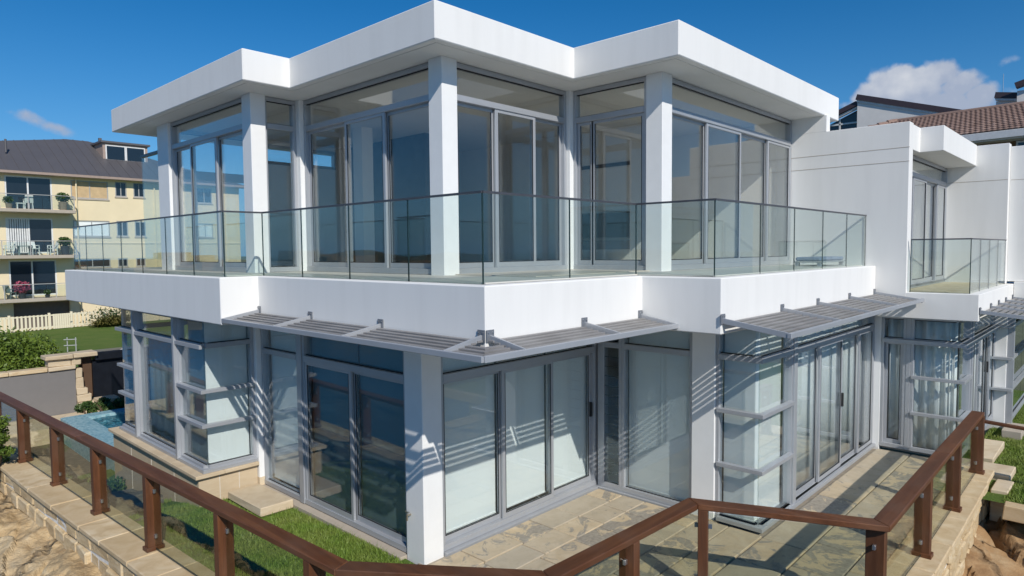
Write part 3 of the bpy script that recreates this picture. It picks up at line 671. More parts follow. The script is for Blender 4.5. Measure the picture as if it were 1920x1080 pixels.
# ------------------------------------------------------------------ ground, lawns, terrace
def structure(o): o['kind'] = 'structure'; return o
def grid_mesh(name, mat, x0, x1, y0, y1, nx, ny, zf, smooth=True):
    xs = np.linspace(x0, x1, nx + 1); ys = np.linspace(y0, y1, ny + 1); X, Y = np.meshgrid(xs, ys, indexing='ij'); Z = zf(X, Y)
    V = np.stack([X, Y, Z], -1).reshape(-1, 3); i = np.arange(nx)[:, None] * (ny + 1) + np.arange(ny)[None]
    Fq = np.stack([i, i + ny + 1, i + ny + 2, i + 1], -1).reshape(-1, 4)
    return fast_mesh(name, V, Fq, mat, None, 4, smooth)
from mathutils import noise as mn
def fbm(X, Y, s, o=4, seed=0.):
    f = np.vectorize(lambda a, b: mn.fractal(Vector((a * s + seed, b * s - seed, seed)), 1.0, 2.0, o)); return f(X, Y)
def ground_far():
    tag(structure(MB().box(-3000, 4000, -3000, 4000, -16.2, -16).build('sea', 'sea_water')))
    structure(MB().prism([(-3.2, 9.5), (-3.3, 16), (-3.6, 60), (-30, 900), (900, 900), (900, -60), (60, -40), (14, -14), (9.5, -9), (3, -4.6), (9, 0), (9, 8.8)], -16, -1.42).build('ground', 'terrain'))
    structure(MB().prism([(-2.6, 16.4), (-3.2, 47), (40, 47), (40, 16.4)], -1.41, -1.3).build('neighbour_lawn', 'lawn'))
ground_far()
def headland():
    def zf(X, Y):
        r = np.hypot(X, Y); e = fbm(X, Y, .012, 4, 1.)
        return -17 + 20 * np.exp(-((r - 330) / 90.) ** 2) * (.75 + .45 * e)
    structure(grid_mesh('headland', 'scrub', -620, -40, 60, 620, 70, 70, zf))
    mb = MB(); rr = random.Random(5)
    for i in range(70):
        a = R(rr.uniform(100, 165)); q = rr.uniform(235, 320); x, y = q * math.cos(a), q * math.sin(a); z = -17 + 20 * math.exp(-((q - 330) / 90.) ** 2) * .7 - 2; w_, d_, h_ = rr.uniform(4, 9), rr.uniform(4, 8), rr.uniform(6, 10)
        mb.box(x - w_, x + w_, y - d_, y + d_, z, z + h_)
    o = mb.build('far_houses', 'brick_ochre'); o['kind'] = 'stuff'
headland()
# house lawn: falls away from the house towards the pool
def lawn_z(X, Y):
    t = np.clip((Y - 3.4) / 4.5, 0, 1); side = np.clip((-.9 - X) / 1.2, 0, 1)
    return -.055 - .75 * t * t * (3 - 2 * t) - .10 * side * np.clip(Y - 1.5, 0, 1) + .02 * np.sin(X * 3.1 + Y * 2)
structure(grid_mesh('lawn', 'lawn', -2.3, -.02, -.6, 9.5, 30, 110, lawn_z))
def grass(name, x0, x1, y0, y1, n, zf, mask, hgt=.05, w=.006):
    X = rng.uniform(x0, x1, n); Y = rng.uniform(y0, y1, n); k = mask(X, Y); X, Y = X[k], Y[k]; Z = zf(X, Y); n = len(X)
    th = rng.uniform(0, 2 * np.pi, n); h = hgt * rng.uniform(.45, 1.35, n) * np.where(rng.random(n) < .05, 1.7, 1); lean = rng.normal(0, .45, (n, 2)) * h[:, None]
    b = np.stack([np.cos(th), np.sin(th), np.zeros(n)], 1) * w; P = np.stack([X, Y, Z - .005], 1)
    T = P + np.stack([lean[:, 0], lean[:, 1], h], 1)
    V = np.stack([P - b, P + b, T], 1).reshape(-1, 3); o = fast_mesh(name, V, np.arange(3 * n).reshape(n, 3), 'grass_blade'); o['kind'] = 'stuff'; return o
patch = np.vectorize(lambda a, b: mn.noise(Vector((a * 1.7, b * 1.7, 3.))))
grass('grass', -2.2, -.05, -.35, 7.2, 150000, lawn_z, lambda X, Y: ((X < -.11) | (Y < 0)) & ~((X > -.62) & (Y > 2.83) & (Y < 3.97)) & ~((X > -.98) & (Y > 4.0)) & (X > -2.15 + .0 * Y) & (Y > np.where(X > -.1, -.12, -.10 - .08 * np.sin(X * 9))) & ((Y < 4.6) | (patch(X, Y) > -.05)))
# right lawn
def lawn_r(X, Y): return -.14 + .02 * np.sin(X * 2.2) * np.cos(Y * 3)
structure(grid_mesh('side_lawn', 'lawn', 7.15, 17, -8, -3.86, 40, 20, lawn_r))
grass('grass', 7.2, 14, -6.2, -3.9, 60000, lawn_r, lambda X, Y: ~((X < 8.9) & (Y > -4.65)) & ~((X > 9.1) & (X < 10.7) & (Y > -4.3) & (Y < -3.9)), .05, .008)

# rail line (plan)
RL = [(-2.46, 11.3), (-1.83, -1.16), (-.80, -2.56), (1.46, -2.66), (2.16, -4.27), (7.99, -4.20)]
# terrace pavers
ter = structure(MB().prism([(-1.7, -.12), (-1.75, -1.2), (-.8, -2.75), (1.4, -2.85), (1.95, -4.2), (8.45, -4.15), (8.45, -2.3), (3.6, -2.3), (3.6, .1), (-.02, .1), (-.02, -.12)], -.25, -.028).build('terrace', 'grout'))
def in_poly(x, y, P):
    c = False; n = len(P)
    for i in range(n):
        (x1, y1), (x2, y2) = P[i], P[(i + 1) % n]
        if (y1 > y) != (y2 > y) and x < (x2 - x1) * (y - y1) / (y2 - y1) + x1: c = not c
    return c
def clip(poly, a, b, c):  # keep a*x+b*y<=c
    out = []; n = len(poly)
    for i in range(n):
        p, q = poly[i], poly[(i + 1) % n]; dp = a * p[0] + b * p[1] - c; dq = a * q[0] + b * q[1] - c
        if dp <= 0: out.append(p)
        if dp * dq < 0: t = dp / (dp - dq); out.append((p[0] + (q[0] - p[0]) * t, p[1] + (q[1] - p[1]) * t))
    return out
def pave(x0, x1, y0, y1, cuts=(), rows=(.42, .60), lens=(.55, 1.05)):
    rr = random.Random(int(x0 * 100 + y1 * 31)); y = y1
    while y > y0 + .05:
        h = min(rr.uniform(*rows), y - y0); x = x0 - rr.uniform(0, .5)
        if y - h - y0 < .2: h = y - y0
        while x < x1:
            l = rr.uniform(*lens); a, b = max(x, x0), min(x + l, x1)
            if x1 - b < .2: b = x1; l = 99
            g = .0085; P = [(a + g, y - h + g), (b - g, y - h + g), (b - g, y - g), (a + g, y - g)]
            for ct in cuts: P = clip(P, *ct) if len(P) > 2 else P
            if len(P) > 2 and b - a > .06:
                z = rr.uniform(-.003, .003); MB().prism(P, -.035, z).build('paver', 'paver', ter, .008)
            x += l
        y -= h
d1 = ((RL[2][0] - RL[1][0]), (RL[2][1] - RL[1][1]))  # A->B
pave(-1.4, 3.38, -2.62, -.06, rows=(.36, .52), lens=(.42, .8), cuts=[(d1[1], -d1[0], d1[1] * RL[1][0] - d1[0] * RL[1][1] + .05), (0, 1, -.055)])
pave(3.385, 3.5, -2.0, -.06)
d2 = ((RL[4][0] - RL[3][0]), (RL[4][1] - RL[3][1]))  # C->D
pave(1.5, 8.42, -3.98, -2.63, cuts=[(d2[1], -d2[0], d2[1] * RL[3][0] - d2[0] * RL[3][1] - .02)])

# ------------------------------------------------------------------ timber and glass railing
rail = thing('timber_railing', (1.46, -2.66, 0), 'dark reddish timber railing with tinted glass panels round the lawn and terrace', 'railing')
def rail_piece(a, b, z0, z1, e0=0., e1=0., wd=.135, ht=.05):
    a, b = Vector((*a, z0)), Vector((*b, z1)); d = (b - a).normalized()
    return MB().bar(a - d * e0, b + d * e1, wd, ht).build('handrail', 'timber_rail_y', rail, .008)
ZR = .98
def mitred(pts, z, wd, ht, name='handrail'):
    n = len(pts); off = []
    for i in range(n):
        p = Vector(pts[i])
        if i == 0: d = (Vector(pts[1]) - p).normalized(); nn = Vector((-d.y, d.x)); off.append(nn * wd / 2)
        elif i == n - 1: d = (p - Vector(pts[-2])).normalized(); nn = Vector((-d.y, d.x)); off.append(nn * wd / 2)
        else:
            d1 = (p - Vector(pts[i - 1])).normalized(); d2 = (Vector(pts[i + 1]) - p).normalized(); n1 = Vector((-d1.y, d1.x)); n2 = Vector((-d2.y, d2.x)); off.append((n1 + n2) * (wd / 2) / (1 + n1.dot(n2)))
    for i in range(n - 1):
        a, b = Vector(pts[i]), Vector(pts[i + 1]); d = (b - a).normalized() * .0012
        P = [a + off[i] + d, a - off[i] + d, b - off[i + 1] - d, b + off[i + 1] - d]
        MB().prism([tuple(q) for q in P], z - ht / 2, z + ht / 2).build(name, 'timber_rail_y' if abs((b - a).y) > abs((b - a).x) else 'timber_rail_x', rail, .007)
mitred([RL[0], (-2.15, 5.18), RL[1], RL[2], RL[3], RL[4], (5.1, -4.235), RL[5]], ZR, .175, .06)
rail_piece((7.99, -4.27), (7.75, -7.2), .86, .76, 0, 0, .09, .045)
def along(a, b, t): return (a[0] + (b[0] - a[0]) * t, a[1] + (b[1] - a[1]) * t)
def lx(y): return along(RL[0], RL[1], (11.3 - y) / (11.3 + 1.16))
posts = []
def post(p, d, zb=.02, first=[None]):
    """square post with two collars, turned along the rail"""
    if first[0] is None:
        m = MB().box(-.085, .085, -.05, .05, zb, ZR - .031); o = m.build('post', 'timber', rail, .005); o.location = Vector((p[0], p[1], 0)) - rail.location
        for v in o.data.vertices: v.co += rail.location
        k = MB().box(-.105, .105, -.07, .07, zb, zb + .05).build('post_base', 'timber', None, .004); k.parent = o
        for s in (-1, 1):
            for z in (.20, .76):
                c = MB().box(-.014, .014, .05 * s, (.05 + .04) * s, z - .024, z + .024).build('clip', 'steel', None, .003); c.parent = o
        first[0] = o
    else:
        o = copy_tree(first[0], rail); o.location = Vector((p[0], p[1], 0)) - rail.location
    o.rotation_euler = (0, 0, math.atan2(d[1], d[0]) - math.pi / 2); return o
runs = [([lx(y) for y in (10.05, 8.2, 6.36, 4.56, 2.75, .92, -.75)], (RL[1][0] - RL[0][0], RL[1][1] - RL[0][1])),
        ([along(RL[3], RL[4], .06)], (RL[4][0] - RL[3][0], RL[4][1] - RL[3][1])), ([(2.2, -4.22)], (1, 0)), ([(4.05, -4.245), (5.90, -4.23), (7.93, -4.21)], (1, 0)),
        ([along(RL[1], RL[2], .12), along(RL[1], RL[2], .9)], d1), ([along(RL[2], RL[3], .5)], (1, 0))]
for ps, d in runs:
    for q in ps: post(q, d)
def gpanel(a, b, z0=.05, z1=.95):
    a, b = Vector(a), Vector(b); d = (b - a).normalized(); a2, b2 = a + d * .055, b - d * .055
    MB().bar((a2.x, a2.y, (z0 + z1) / 2), (b2.x, b2.y, (z0 + z1) / 2), .01, z1 - z0).build('glass_panel', 'rail_glass', rail)
    MB().bar((a2.x, a2.y, z0 - .004), (b2.x, b2.y, z0 - .004), .011, .008).build('panel_edge', 'glass_edge', rail)
L0 = [lx(11.3)] + runs[0][0]
for a, b in zip(L0[:-1], L0[1:]): gpanel(a, b)
gpanel(lx(-.75), along(RL[1], RL[2], .12)); gpanel(along(RL[1], RL[2], .12), along(RL[1], RL[2], .9)); gpanel(along(RL[1], RL[2], .9), along(RL[2], RL[3], .5)); gpanel(along(RL[2], RL[3], .5), along(RL[3], RL[4], .06))
gpanel(along(RL[3], RL[4], .06), (2.2, -4.22), .06, .90); Rr = [(2.2, -4.22)] + runs[3][0]
for a, b in zip(Rr[:-1], Rr[1:]): gpanel(a, b)

# stone retaining walls under the railing
def rough_box(x0, x1, y0, y1, z0, z1, j=.012):
    mb = MB().box(x0, x1, y0, y1, z0, z1); mb.v = [(x + random.uniform(-j, j), y + random.uniform(-j, j), z + random.uniform(-j, j)) for x, y, z in mb.v]; return mb
def stone_wall(name, a, b, zt, depth_in, depth_out, facing_h, label, zf_bot, first_len=.9, both=False):
    a, b = Vector(a), Vector(b); L = (b - a).length; d = (b - a) / L; n = Vector((d.y, -d.x))   # n = outwards (right of travel)
    W = thing(name, (a.x, a.y, 0), label, 'stone wall')
    def P(u, v, z): q = a + d * u + n * v; return (q.x, q.y, z)
    def blk(nm, mat, u0, u1, v0, v1, z0, z1, j, bev):
        vs = [P(u0, v0, z0), P(u1, v0, z0), P(u1, v1, z0), P(u0, v1, z0), P(u0, v0, z1), P(u1, v0, z1), P(u1, v1, z1), P(u0, v1, z1)]
        vs = [(x + random.uniform(-j, j), y + random.uniform(-j, j), z + random.uniform(-j, j) * .6) for x, y, z in vs]
        MB().add(vs, [(3, 2, 1, 0), (4, 5, 6, 7), (0, 1, 5, 4), (1, 2, 6, 5), (2, 3, 7, 6), (3, 0, 4, 7)]).build(nm, mat, W, bev)
    blk('mortar_core', 'mortar', 0, L, -depth_in + .03, depth_out - .07, zf_bot, zt - .075, 0, 0)
    u = 0.
    while u < L - .05:
        l = random.uniform(.6, 1.15); l = L - u if L - u - l < .35 else l
        blk('coping_stone', 'sandstone', u + .004, u + l - .004, -depth_in, depth_out + random.uniform(-.015, .02), zt - .075, zt + random.uniform(-.004, .004), .005, .012); u += l
    z = zt - .08
    while z > zf_bot + .03:
        h = random.uniform(.15, .30); h = min(h, z - zf_bot); u = random.uniform(-.1, 0)
        while u < L:
            l = random.uniform(.22, .62)
            blk('facing_stone', 'sandstone_face', max(u + .008, 0), min(u + l - .008, L), depth_out - .22, depth_out - .05 + random.uniform(-.01, .04), z - h + .01 + random.uniform(0, .015), z - random.uniform(0, .01), .017, .02); u += l
        z -= h
    return W
pA, pB = lx(-1.1), lx(11.0)
stone_wall('stone_wall', (-1.83, -1.45), pB, .02, .20, .36, .4, 'low sandstone wall with coping below the railing beside the lawn', -.50) if False else None
def flip(a, b): return b, a
a_, b_ = lx(11.0), lx(-1.3)   # travel towards -y: outwards (right of travel) is -x
stone_wall('stone_wall', a_, b_, .02, .20, .36, .4, 'long sandstone retaining wall under the railing along the lawn and pool', -.52)
stone_wall('stone_wall', (1.95, -4.25), (8.25, -4.20), .02, .26, .22, .4, 'sandstone retaining wall with coping under the railing at the terrace edge', -1.1)

# ------------------------------------------------------------------ rocks and cliff
def cliff_left():
    def zf(X, Y):
        e = fbm(X, Y, .5, 3, 2.); s = -2.50 - .05 * (Y - 4) - X      # distance outwards from the wall
        edge = .62 + .30 * fbm(Y, Y * 0., .9, 3, 5.) + .05 * np.clip(7 - Y, 0, 9)
        z = -.46 + .05 * e - .16 * s - .10 * np.clip(s, 0, 9) ** 2
        lay = .10 * (np.floor(2.2 * (s + .35 * Y + .5 * e)) % 2) * np.clip(s * 3, 0, 1)
        crack = -.30 * np.exp(-((fbm(X * .5, Y, .8, 3, 11.)) / .035) ** 2) * np.clip(s * 4 - .6, 0, 1)
        d1_ = np.clip((s - edge) / .22, 0, 1); d2_ = np.clip((s - edge - .9 + .3 * e) / .25, 0, 1)
        return z + lay - 1.7 * d1_ ** 1.5 - 3.2 * d2_ - 3 * np.clip(s - 2.2, 0, 3) + crack + .05 * fbm(X, Y, 2.2, 5, 9.) - .10 * np.abs(fbm(X, Y * .6, 1.7, 4, 21.))
    structure(grid_mesh('cliff', 'cliff_rock', -6.5, -2.1, -3, 13, 190, 420, zf, False))
cliff_left()
def cliff_right():
    def zf(X, Y):
        e = fbm(X, Y, .6, 4, 4.); s = -4.45 - Y
        z = -.80 + .12 * e - .28 * s + np.clip((X - 5.5) * .12, -.2, .30)
        lay = .16 * (np.floor(1.5 * (s * 1.3 + .6 * X + .6 * e)) % 2)
        crack = -.5 * np.exp(-((fbm(X, Y * .5, .7, 3, 3.)) / .03) ** 2)
        z = z + lay + crack - .8 * np.clip((s - 1.2 - .4 * e) / .25, 0, 1) - 2 * np.clip((s - 2.6) / 2, 0, 3) + .05 * fbm(X, Y, 2.4, 5, 7.) - .12 * np.abs(fbm(X, Y, 1.5, 4, 23.))
        return np.minimum(z, np.where(X > 7.1, -.32, 9))
    structure(grid_mesh('cliff', 'rock_orange', 1.2, 13, -11, -4.2, 260, 160, zf, False))
cliff_right()
def boulder(name, c, r, mat, label, cat, seed=0, sq=(1, 1, 1), flat=.0):
    bm = bmesh.new(); bmesh.ops.create_icosphere(bm, subdivisions=3, radius=1)
    for v in bm.verts:
        p = v.co.copy(); k = 1 + .28 * mn.fractal(p * 1.2 + Vector((seed, seed * 2, 0)), 1, 2, 4)
        q = Vector([math.copysign(abs(t) ** .62, t) for t in p]) * k; v.co = Vector((q.x * r * sq[0], q.y * r * sq[1], q.z * r * sq[2])) + Vector(c)
    me = bpy.data.meshes.new(name); bm.to_mesh(me); bm.free(); me.materials.append(M[mat]); o = bpy.data.objects.new(name, me); col.objects.link(o); return tag(o, label, cat)
boulder('boulder', (-1.45, 5.6, -.45), .42, 'dark_rock', 'dark mossy boulder on the sloping lawn nearest the plinth corner', 'boulder', 1, (1, 1.2, .7))
boulder('boulder', (-1.75, 6.9, -.55), .36, 'dark_rock', 'dark boulder behind the railing glass midway to the pool', 'boulder', 4, (1, 1.3, .8))
boulder('boulder', (-1.6, 4.2, -.33), .26, 'dark_rock', 'small weathered boulder half sunk in the grass near the railing', 'boulder', 8, (1, 1.5, .6))
boulder('boulder', (-1.85, 8.9, -.75), .42, 'dark_rock', 'grey boulder beside the tiled pool wall', 'boulder', 11, (1, 1.3, .8))
# flat stone step and side stepping stones
def step(x0, x1, y0, y1, z0, z1, label, rot=0.):
    s = rough_box(x0, x1, y0, y1, z0, z1, .012).build('stone_step', 'sandstone_slab', None, .012); return tag(s, label, 'stone step')
st = step(-.60, -.10, 2.86, 3.94, -.05, .06, 'flat sandstone step on the lawn in front of the fixed window')
step(9.15, 10.55, -4.28, -3.93, -.18, -.03, 'pale stepping stone on the side lawn near the far sliding doors')
step(8.3, 8.95, -4.62, -4.0, -.30, -.04, 'grey sandstone block step beside the end railing post')
step(7.6, 8.25, -4.66, -4.45, -.62, -.10, 'rough lichen stained sandstone block below the end of the railing')
tag(MB().box(11.3, 12.1, -4.45, -4.13, -.16, .02).build('door_step', 'concrete_taupe', None, .01), 'grey slab step at the far door corner by the lawn', 'step')
tag(rough_box(7.1, 12, -8.0, -7.8, -.3, -.05).build('lawn_edging', 'sandstone', None, .01), 'sandstone edging along the outer side of the side lawn', 'edging')
tag(rough_box(6.95, 7.15, -7.8, -4.68, -.32, -.09).build('lawn_edging', 'sandstone', None, .01), 'sandstone edging between the side lawn and the orange rocks', 'edging')

# ------------------------------------------------------------------ pool and garden walls on the left
pool = thing('swimming_pool', (.6, 10.8, -.4), 'blue mosaic tiled infinity pool beside the left bay', 'swimming pool')
MB().box(-.62, -.12, 7.9, 13.4, -2.2, -.40).build('pool_wall', 'pool_mosaic_pale', pool, .01)
MB().box(-.118, 6, 13.0, 13.4, -2.2, -.40).build('pool_wall', 'pool_mosaic_pale', pool, .01)
MB().box(-.118, 6, 7.95, 13.0, -2.2, -.68).build('pool_floor', 'pool_mosaic', pool)
MB().box(5.8, 6.0, 8.0, 13.0, -.67, -.4).build('pool_wall', 'pool_mosaic', pool)
gw = MB(); wv = grid_mesh('water', 'pool_water', -.117, 5.8, 7.9, 12.999, 90, 80, lambda X, Y: -.47 + .012 * np.sin(X * 11 + 2 * np.sin(Y * 3)) * np.cos(Y * 9 + X * 2), True); wv.parent = pool
for v in wv.data.vertices: v.co -= pool.location
gwall = thing('garden_wall', (-2, 14.9, -.6), 'grey rendered garden wall with sandstone coping beyond the pool', 'wall')
MB().box(-2.9, .10, 14.9, 15.15, -1.4, .56).build('render_panel', 'grey_render', gwall, .004)
x = -2.9
while x < -.55:
    l = min(random.uniform(1.3, 2.0), -.53 - x); MB().box(x + .004, x + l - .004, 14.85, 15.2, .563, .665).build('coping_stone', 'sandstone', gwall, .012); x += l
pier = thing('stone_pier', (0, 15.1, -.5), 'stepped sandstone pier between the grey wall and the black wall', 'stone pier')
for (x0, x1, y0, y1, z0, z1) in ((-.52, .10, 14.84, 15.3, .565, .66), (-.50, .02, 14.9, 15.3, .663, .86), (.03, .25, 14.9, 15.3, .663, .86), (-.58, .05, 14.8, 15.35, .863, .97), (.055, .62, 14.8, 15.35, .863, .985),
                                  (.105, .27, 14.9, 15.2, .30, .56), (.105, .29, 14.9, 15.2, .02, .297), (.105, .36, 14.85, 15.2, -.16, .017), (.105, .44, 14.82, 15.2, -.36, -.163), (.105, .60, 14.76, 15.2, -.9, -.363)):
    rough_box(x0, x1, y0, y1, z0, z1, .012).build('stone_block', 'sandstone_slab', pier, .015)
bw = thing('black_wall', (1.2, 15.2, -.5), 'black painted screen wall with dark cap beyond the pool', 'wall')
MB().box(.55, 4.5, 15.05, 15.4, -1.3, .70).build('panel', 'black_render', bw, .01)
MB().box(.60, 4.5, 14.92, 15.5, .703, .95).build('cap', 'black_render', bw, .03)
MB().box(.28, .545, 15.1, 15.35, -.3, .86).build('side_panel', 'brown_panel', bw, .01)
tag(rough_box(.45, .95, 14.2, 14.7, -.36, -.26).build('stone_bench', 'sandstone_slab', None, .01), 'small stone slab in front of the black wall', 'stone slab')
tag(MB().tube((.95, 14.95, .86), (1.35, 14.98, .96), .022).build('pipe', 'plastic_white'), 'short pale pipe lying on the black wall cap', 'pipe')
structure(MB().box(-6, .5, 13.42, 14.88, -1.41, -.62).build('garden_path', 'sandstone_slab'))
structure(MB().prism([(-.62, 13.4), (-.62, 9.0), (-2.3, 8.8), (-5, 11), (-5, 13.4)], -1.41, -1.0).build('garden_bed', 'soil'))

# ------------------------------------------------------------------ plants
def shrub(name, c, rad, n, size, mat, label, cat='shrub', lumps=14, seed=1, stem=True, squash=.75, group=None):
    r = np.random.default_rng(seed); T = thing(name, (c[0], c[1], c[2]), label, cat, group); pts = []
    for i in range(lumps):
        d = r.normal(size=3); d /= np.linalg.norm(d); d[2] = abs(d[2]) * .9 + .05; lc = np.array([c[0], c[1], c[2] + rad[2] * .25]) + d * np.array(rad) * r.uniform(.45, .8); lr = min(rad) * r.uniform(.35, .6)
        k = n // lumps; q = r.normal(size=(k, 3)); q /= np.linalg.norm(q, axis=1, keepdims=True); q *= lr * r.uniform(.6, 1.05, (k, 1)); q[:, 2] *= squash; pts.append(lc + q)
    P = np.concatenate(pts); P = P[P[:, 2] > c[2]]
    leaves('foliage', mat, T, P, size)
    if stem:
        s = MB()
        for i in range(5):
            a = i * 1.3; s.tube((c[0], c[1], c[2] - .05), (c[0] + math.cos(a) * rad[0] * .5, c[1] + math.sin(a) * rad[1] * .5, c[2] + rad[2] * .6), .03 * rad[2] + .01, .008, 5)
        s.build('stem', 'bark', T)
    return T
shrub('shrub', (-1.6, 18.2, -.35), (2.0, 1.5, 1.6), 26000, .06, 'leaf_bright', 'large bright green shrub behind the grey garden wall', lumps=60, seed=3)
shrub('shrub', (-.12, 17.9, -.5), (.8, .9, 1.45), 9000, .055, 'leaf_bright', 'smaller bright green shrub at the right end of the hedge by the lawn', lumps=26, seed=5)
shrub('shrub', (-2.72, 8.3, -.25), (.28, .55, 1.15), 5000, .03, 'leaf_bright', 'upright conifer shrub outside the railing at the left edge of the photo', lumps=30, seed=6)
for i, (x, y, r, lb) in enumerate(((.05, 13.75, .22, 'low green plant at the pool corner'), (.45, 13.8, .26, 'low green plant midway along the pool back edge'), (.95, 13.85, .28, 'low green plant nearest the bay at the pool back edge'))):
    shrub('ground_plant', (x, y, -.55), (r * 1.2, r, .42), 700, .05, 'leaf_pot', lb, 'plant', 8, 20 + i, group='low plants along the pool back edge')
for i, (x, y, r, z, lb) in enumerate(((-1.9, 7.9, .3, -.75, 'low dark shrub among boulders behind the second railing pane'), (-1.5, 6.3, .3, -.7, 'low shrub between the two largest boulders'), (-1.2, 7.6, .35, -.8, 'low shrub at the foot of the blue pool wall'), (-2.0, 5.4, .22, -.45, 'scrappy low shrub against the inner side of the stone wall'))):
    shrub('ground_plant', (x, y, z), (r * 1.3, r * 1.3, .38), 1200, .045, 'leaf_dark' if i % 2 else 'leaf_pot', lb, 'plant', 10, 40 + i, group='scrub between the lawn and the pool')
# strap leaved clump by the cream fence
sp = thing('strap_leaf_plant', (9.4, 45.4, -1.3), 'yellowish strap leaved clump at the right end of the cream picket fence', 'plant')
def straps(T, c, n, L, mat, seed, wd=.05):
    r = random.Random(seed); mb = MB()
    for i in range(n):
        a = r.uniform(0, 6.28); ll = L * r.uniform(.5, 1.1); up = r.uniform(.5, 1.3); p0 = Vector(c) + Vector((r.uniform(-.8, .8), r.uniform(-.3, .3), 0)) * L * .7
        dx = Vector((math.cos(a), math.sin(a), 0)); s = Vector((-dx.y, dx.x, 0)) * wd; pts = [p0 + dx * ll * t * .8 + Vector((0, 0, ll * up * (t - t * t * .75))) for t in (0, .35, .7, 1)]
        vs = []
        for j, p in enumerate(pts): k = (1, .9, .6, .08)[j]; vs += [p - s * k, p + s * k]
        mb.add(vs, [(0, 1, 3, 2), (2, 3, 5, 4), (4, 5, 7, 6)])
    mb.build('leaf_clump', mat, T)
straps(sp, (9.4, 45.4, -1.3), 420, 1.25, 'leaf_yellow', 3, .05)
straps(sp, (9.9, 45.2, -1.0), 260, 1.1, 'leaf_yellow', 4, .05)
leaves('foliage', 'leaf_dark', sp, np.array((9.6, 45.6, -.7)) + rng.normal(size=(900, 3)) * (.6, .3, .35), .09)

# ------------------------------------------------------------------ cream picket fence
fence = thing('picket_fence', (3.5, 46, -1.3), 'cream picket fence along the far side of the neighbouring lawn', 'fence')
def fpt(x): return (x, 46.0 + (x - 3.5) * .13)
pk = None; x = -3.0; i = 0
while x < 10.4:
    px_, py_ = fpt(x)
    if pk is None:
        pk = MB().box(-.055, .055, -.02, .02, 0, .98).build('picket', 'fence_cream', None); pk.parent = fence; q = pk
        mpk = pk
    else:
        q = mpk.copy(); col.objects.link(q)
    q.location = Vector((px_, py_ - .03, -1.27)) - fence.location
    solid = (6.25 < x < 7.4); x += .13 if solid else .225
for z in (-1.12, -.36): MB().bar((*fpt(-3.1), z), (*fpt(10.4), z), .05, .09).build('rail', 'fence_cream', fence)
for x in (-2.9, -.6, 1.7, 4.0, 6.2, 7.5, 9.6):
    p = fpt(x); MB().box(p[0] - .07, p[0] + .07, p[1] - .02, p[1] + .12, -1.35, -.2).build('post', 'fence_cream', fence, .01)
tag(MB().bar((4.2, 33.5, -1.3), (4.2, 33.5, -.55), .04, .04, up=(1, 0, 0)).bar((4.05, 33.5, -.65), (4.55, 33.2, -.65), .02, .04).bar((4.05, 33.5, -.95), (4.55, 33.2, -.95), .02, .04).bar((4.5, 33.2, -1.3), (4.5, 33.2, -.55), .04, .04, up=(1, 0, 0)).build('small_fence', 'window_frame_grey'), 'short grey wire fence panel between the shrub and the lawn', 'fence')

# ------------------------------------------------------------------ cream apartment building
apt = thing('apartment_building', (4, 50, -1.3), 'cream three storey apartment building with dark metal roof and balconies', 'apartment building')
AY = 48.0
def wall_with_holes(name, mat, x0, x1, y0, y1, z0, z1, holes, parent):
    xs = sorted({x0, x1, *[h[0] for h in holes], *[h[1] for h in holes]}); zs = sorted({z0, z1, *[h[2] for h in holes], *[h[3] for h in holes]}); mb = MB()
    for a, b in zip(xs[:-1], xs[1:]):
        for c, d in zip(zs[:-1], zs[1:]):
            cx, cz = (a + b) / 2, (c + d) / 2
            if any(h[0] < cx < h[1] and h[2] < cz < h[3] for h in holes): continue
            mb.box(a, b, y0, y1, c, d)
    return mb.build(name, mat, parent)
doors = [(4.45, 7.05, 6.62, 8.86), (4.40, 7.0, 3.75, 6.10), (4.45, 7.1, .92, 3.30), (-1.5, 1.8, 6.62, 8.86), (-1.5, 1.8, 3.75, 6.10), (-1.5, 1.8, .92, 3.3)]
wins = [(8.15, 10.45, 7.55, 8.80, 'pine'), (10.9, 11.65, 7.80, 8.87, ''), (12.1, 12.85, 7.82, 8.87, ''), (8.2, 10.46, 4.90, 6.02, 'white'), (10.9, 11.65, 4.93, 6.04, ''), (12.1, 12.85, 4.93, 6.04, ''),
        (8.15, 10.42, 2.72, 3.34, ''), (10.9, 11.55, 2.72, 3.34, ''), (12.1, 12.75, 2.72, 3.34, ''), (14.2, 15.6, 7.6, 8.8, ''), (14.2, 15.6, 4.9, 6.0, ''), (16.6, 17.8, 7.6, 8.8, ''), (16.6, 17.8, 4.9, 6.0, 'white')]
holes = doors + [h[:4] for h in wins] + [(4.6, 7.8, -1.3, .45)]
wall_with_holes('wall', 'cream_render', -6, 20, AY, AY + .3, -1.4, 9.0, holes, apt)
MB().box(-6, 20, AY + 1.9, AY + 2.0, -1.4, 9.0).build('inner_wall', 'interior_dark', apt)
MB().box(4.6, 7.8, AY + .25, AY + .35, -1.35, .45).build('garage_door', 'garage_door', apt)
MB().box(8.3, 20.01, AY - .05, AY - .001, 4.40, 4.47).build('string_course', 'cream_render', apt)
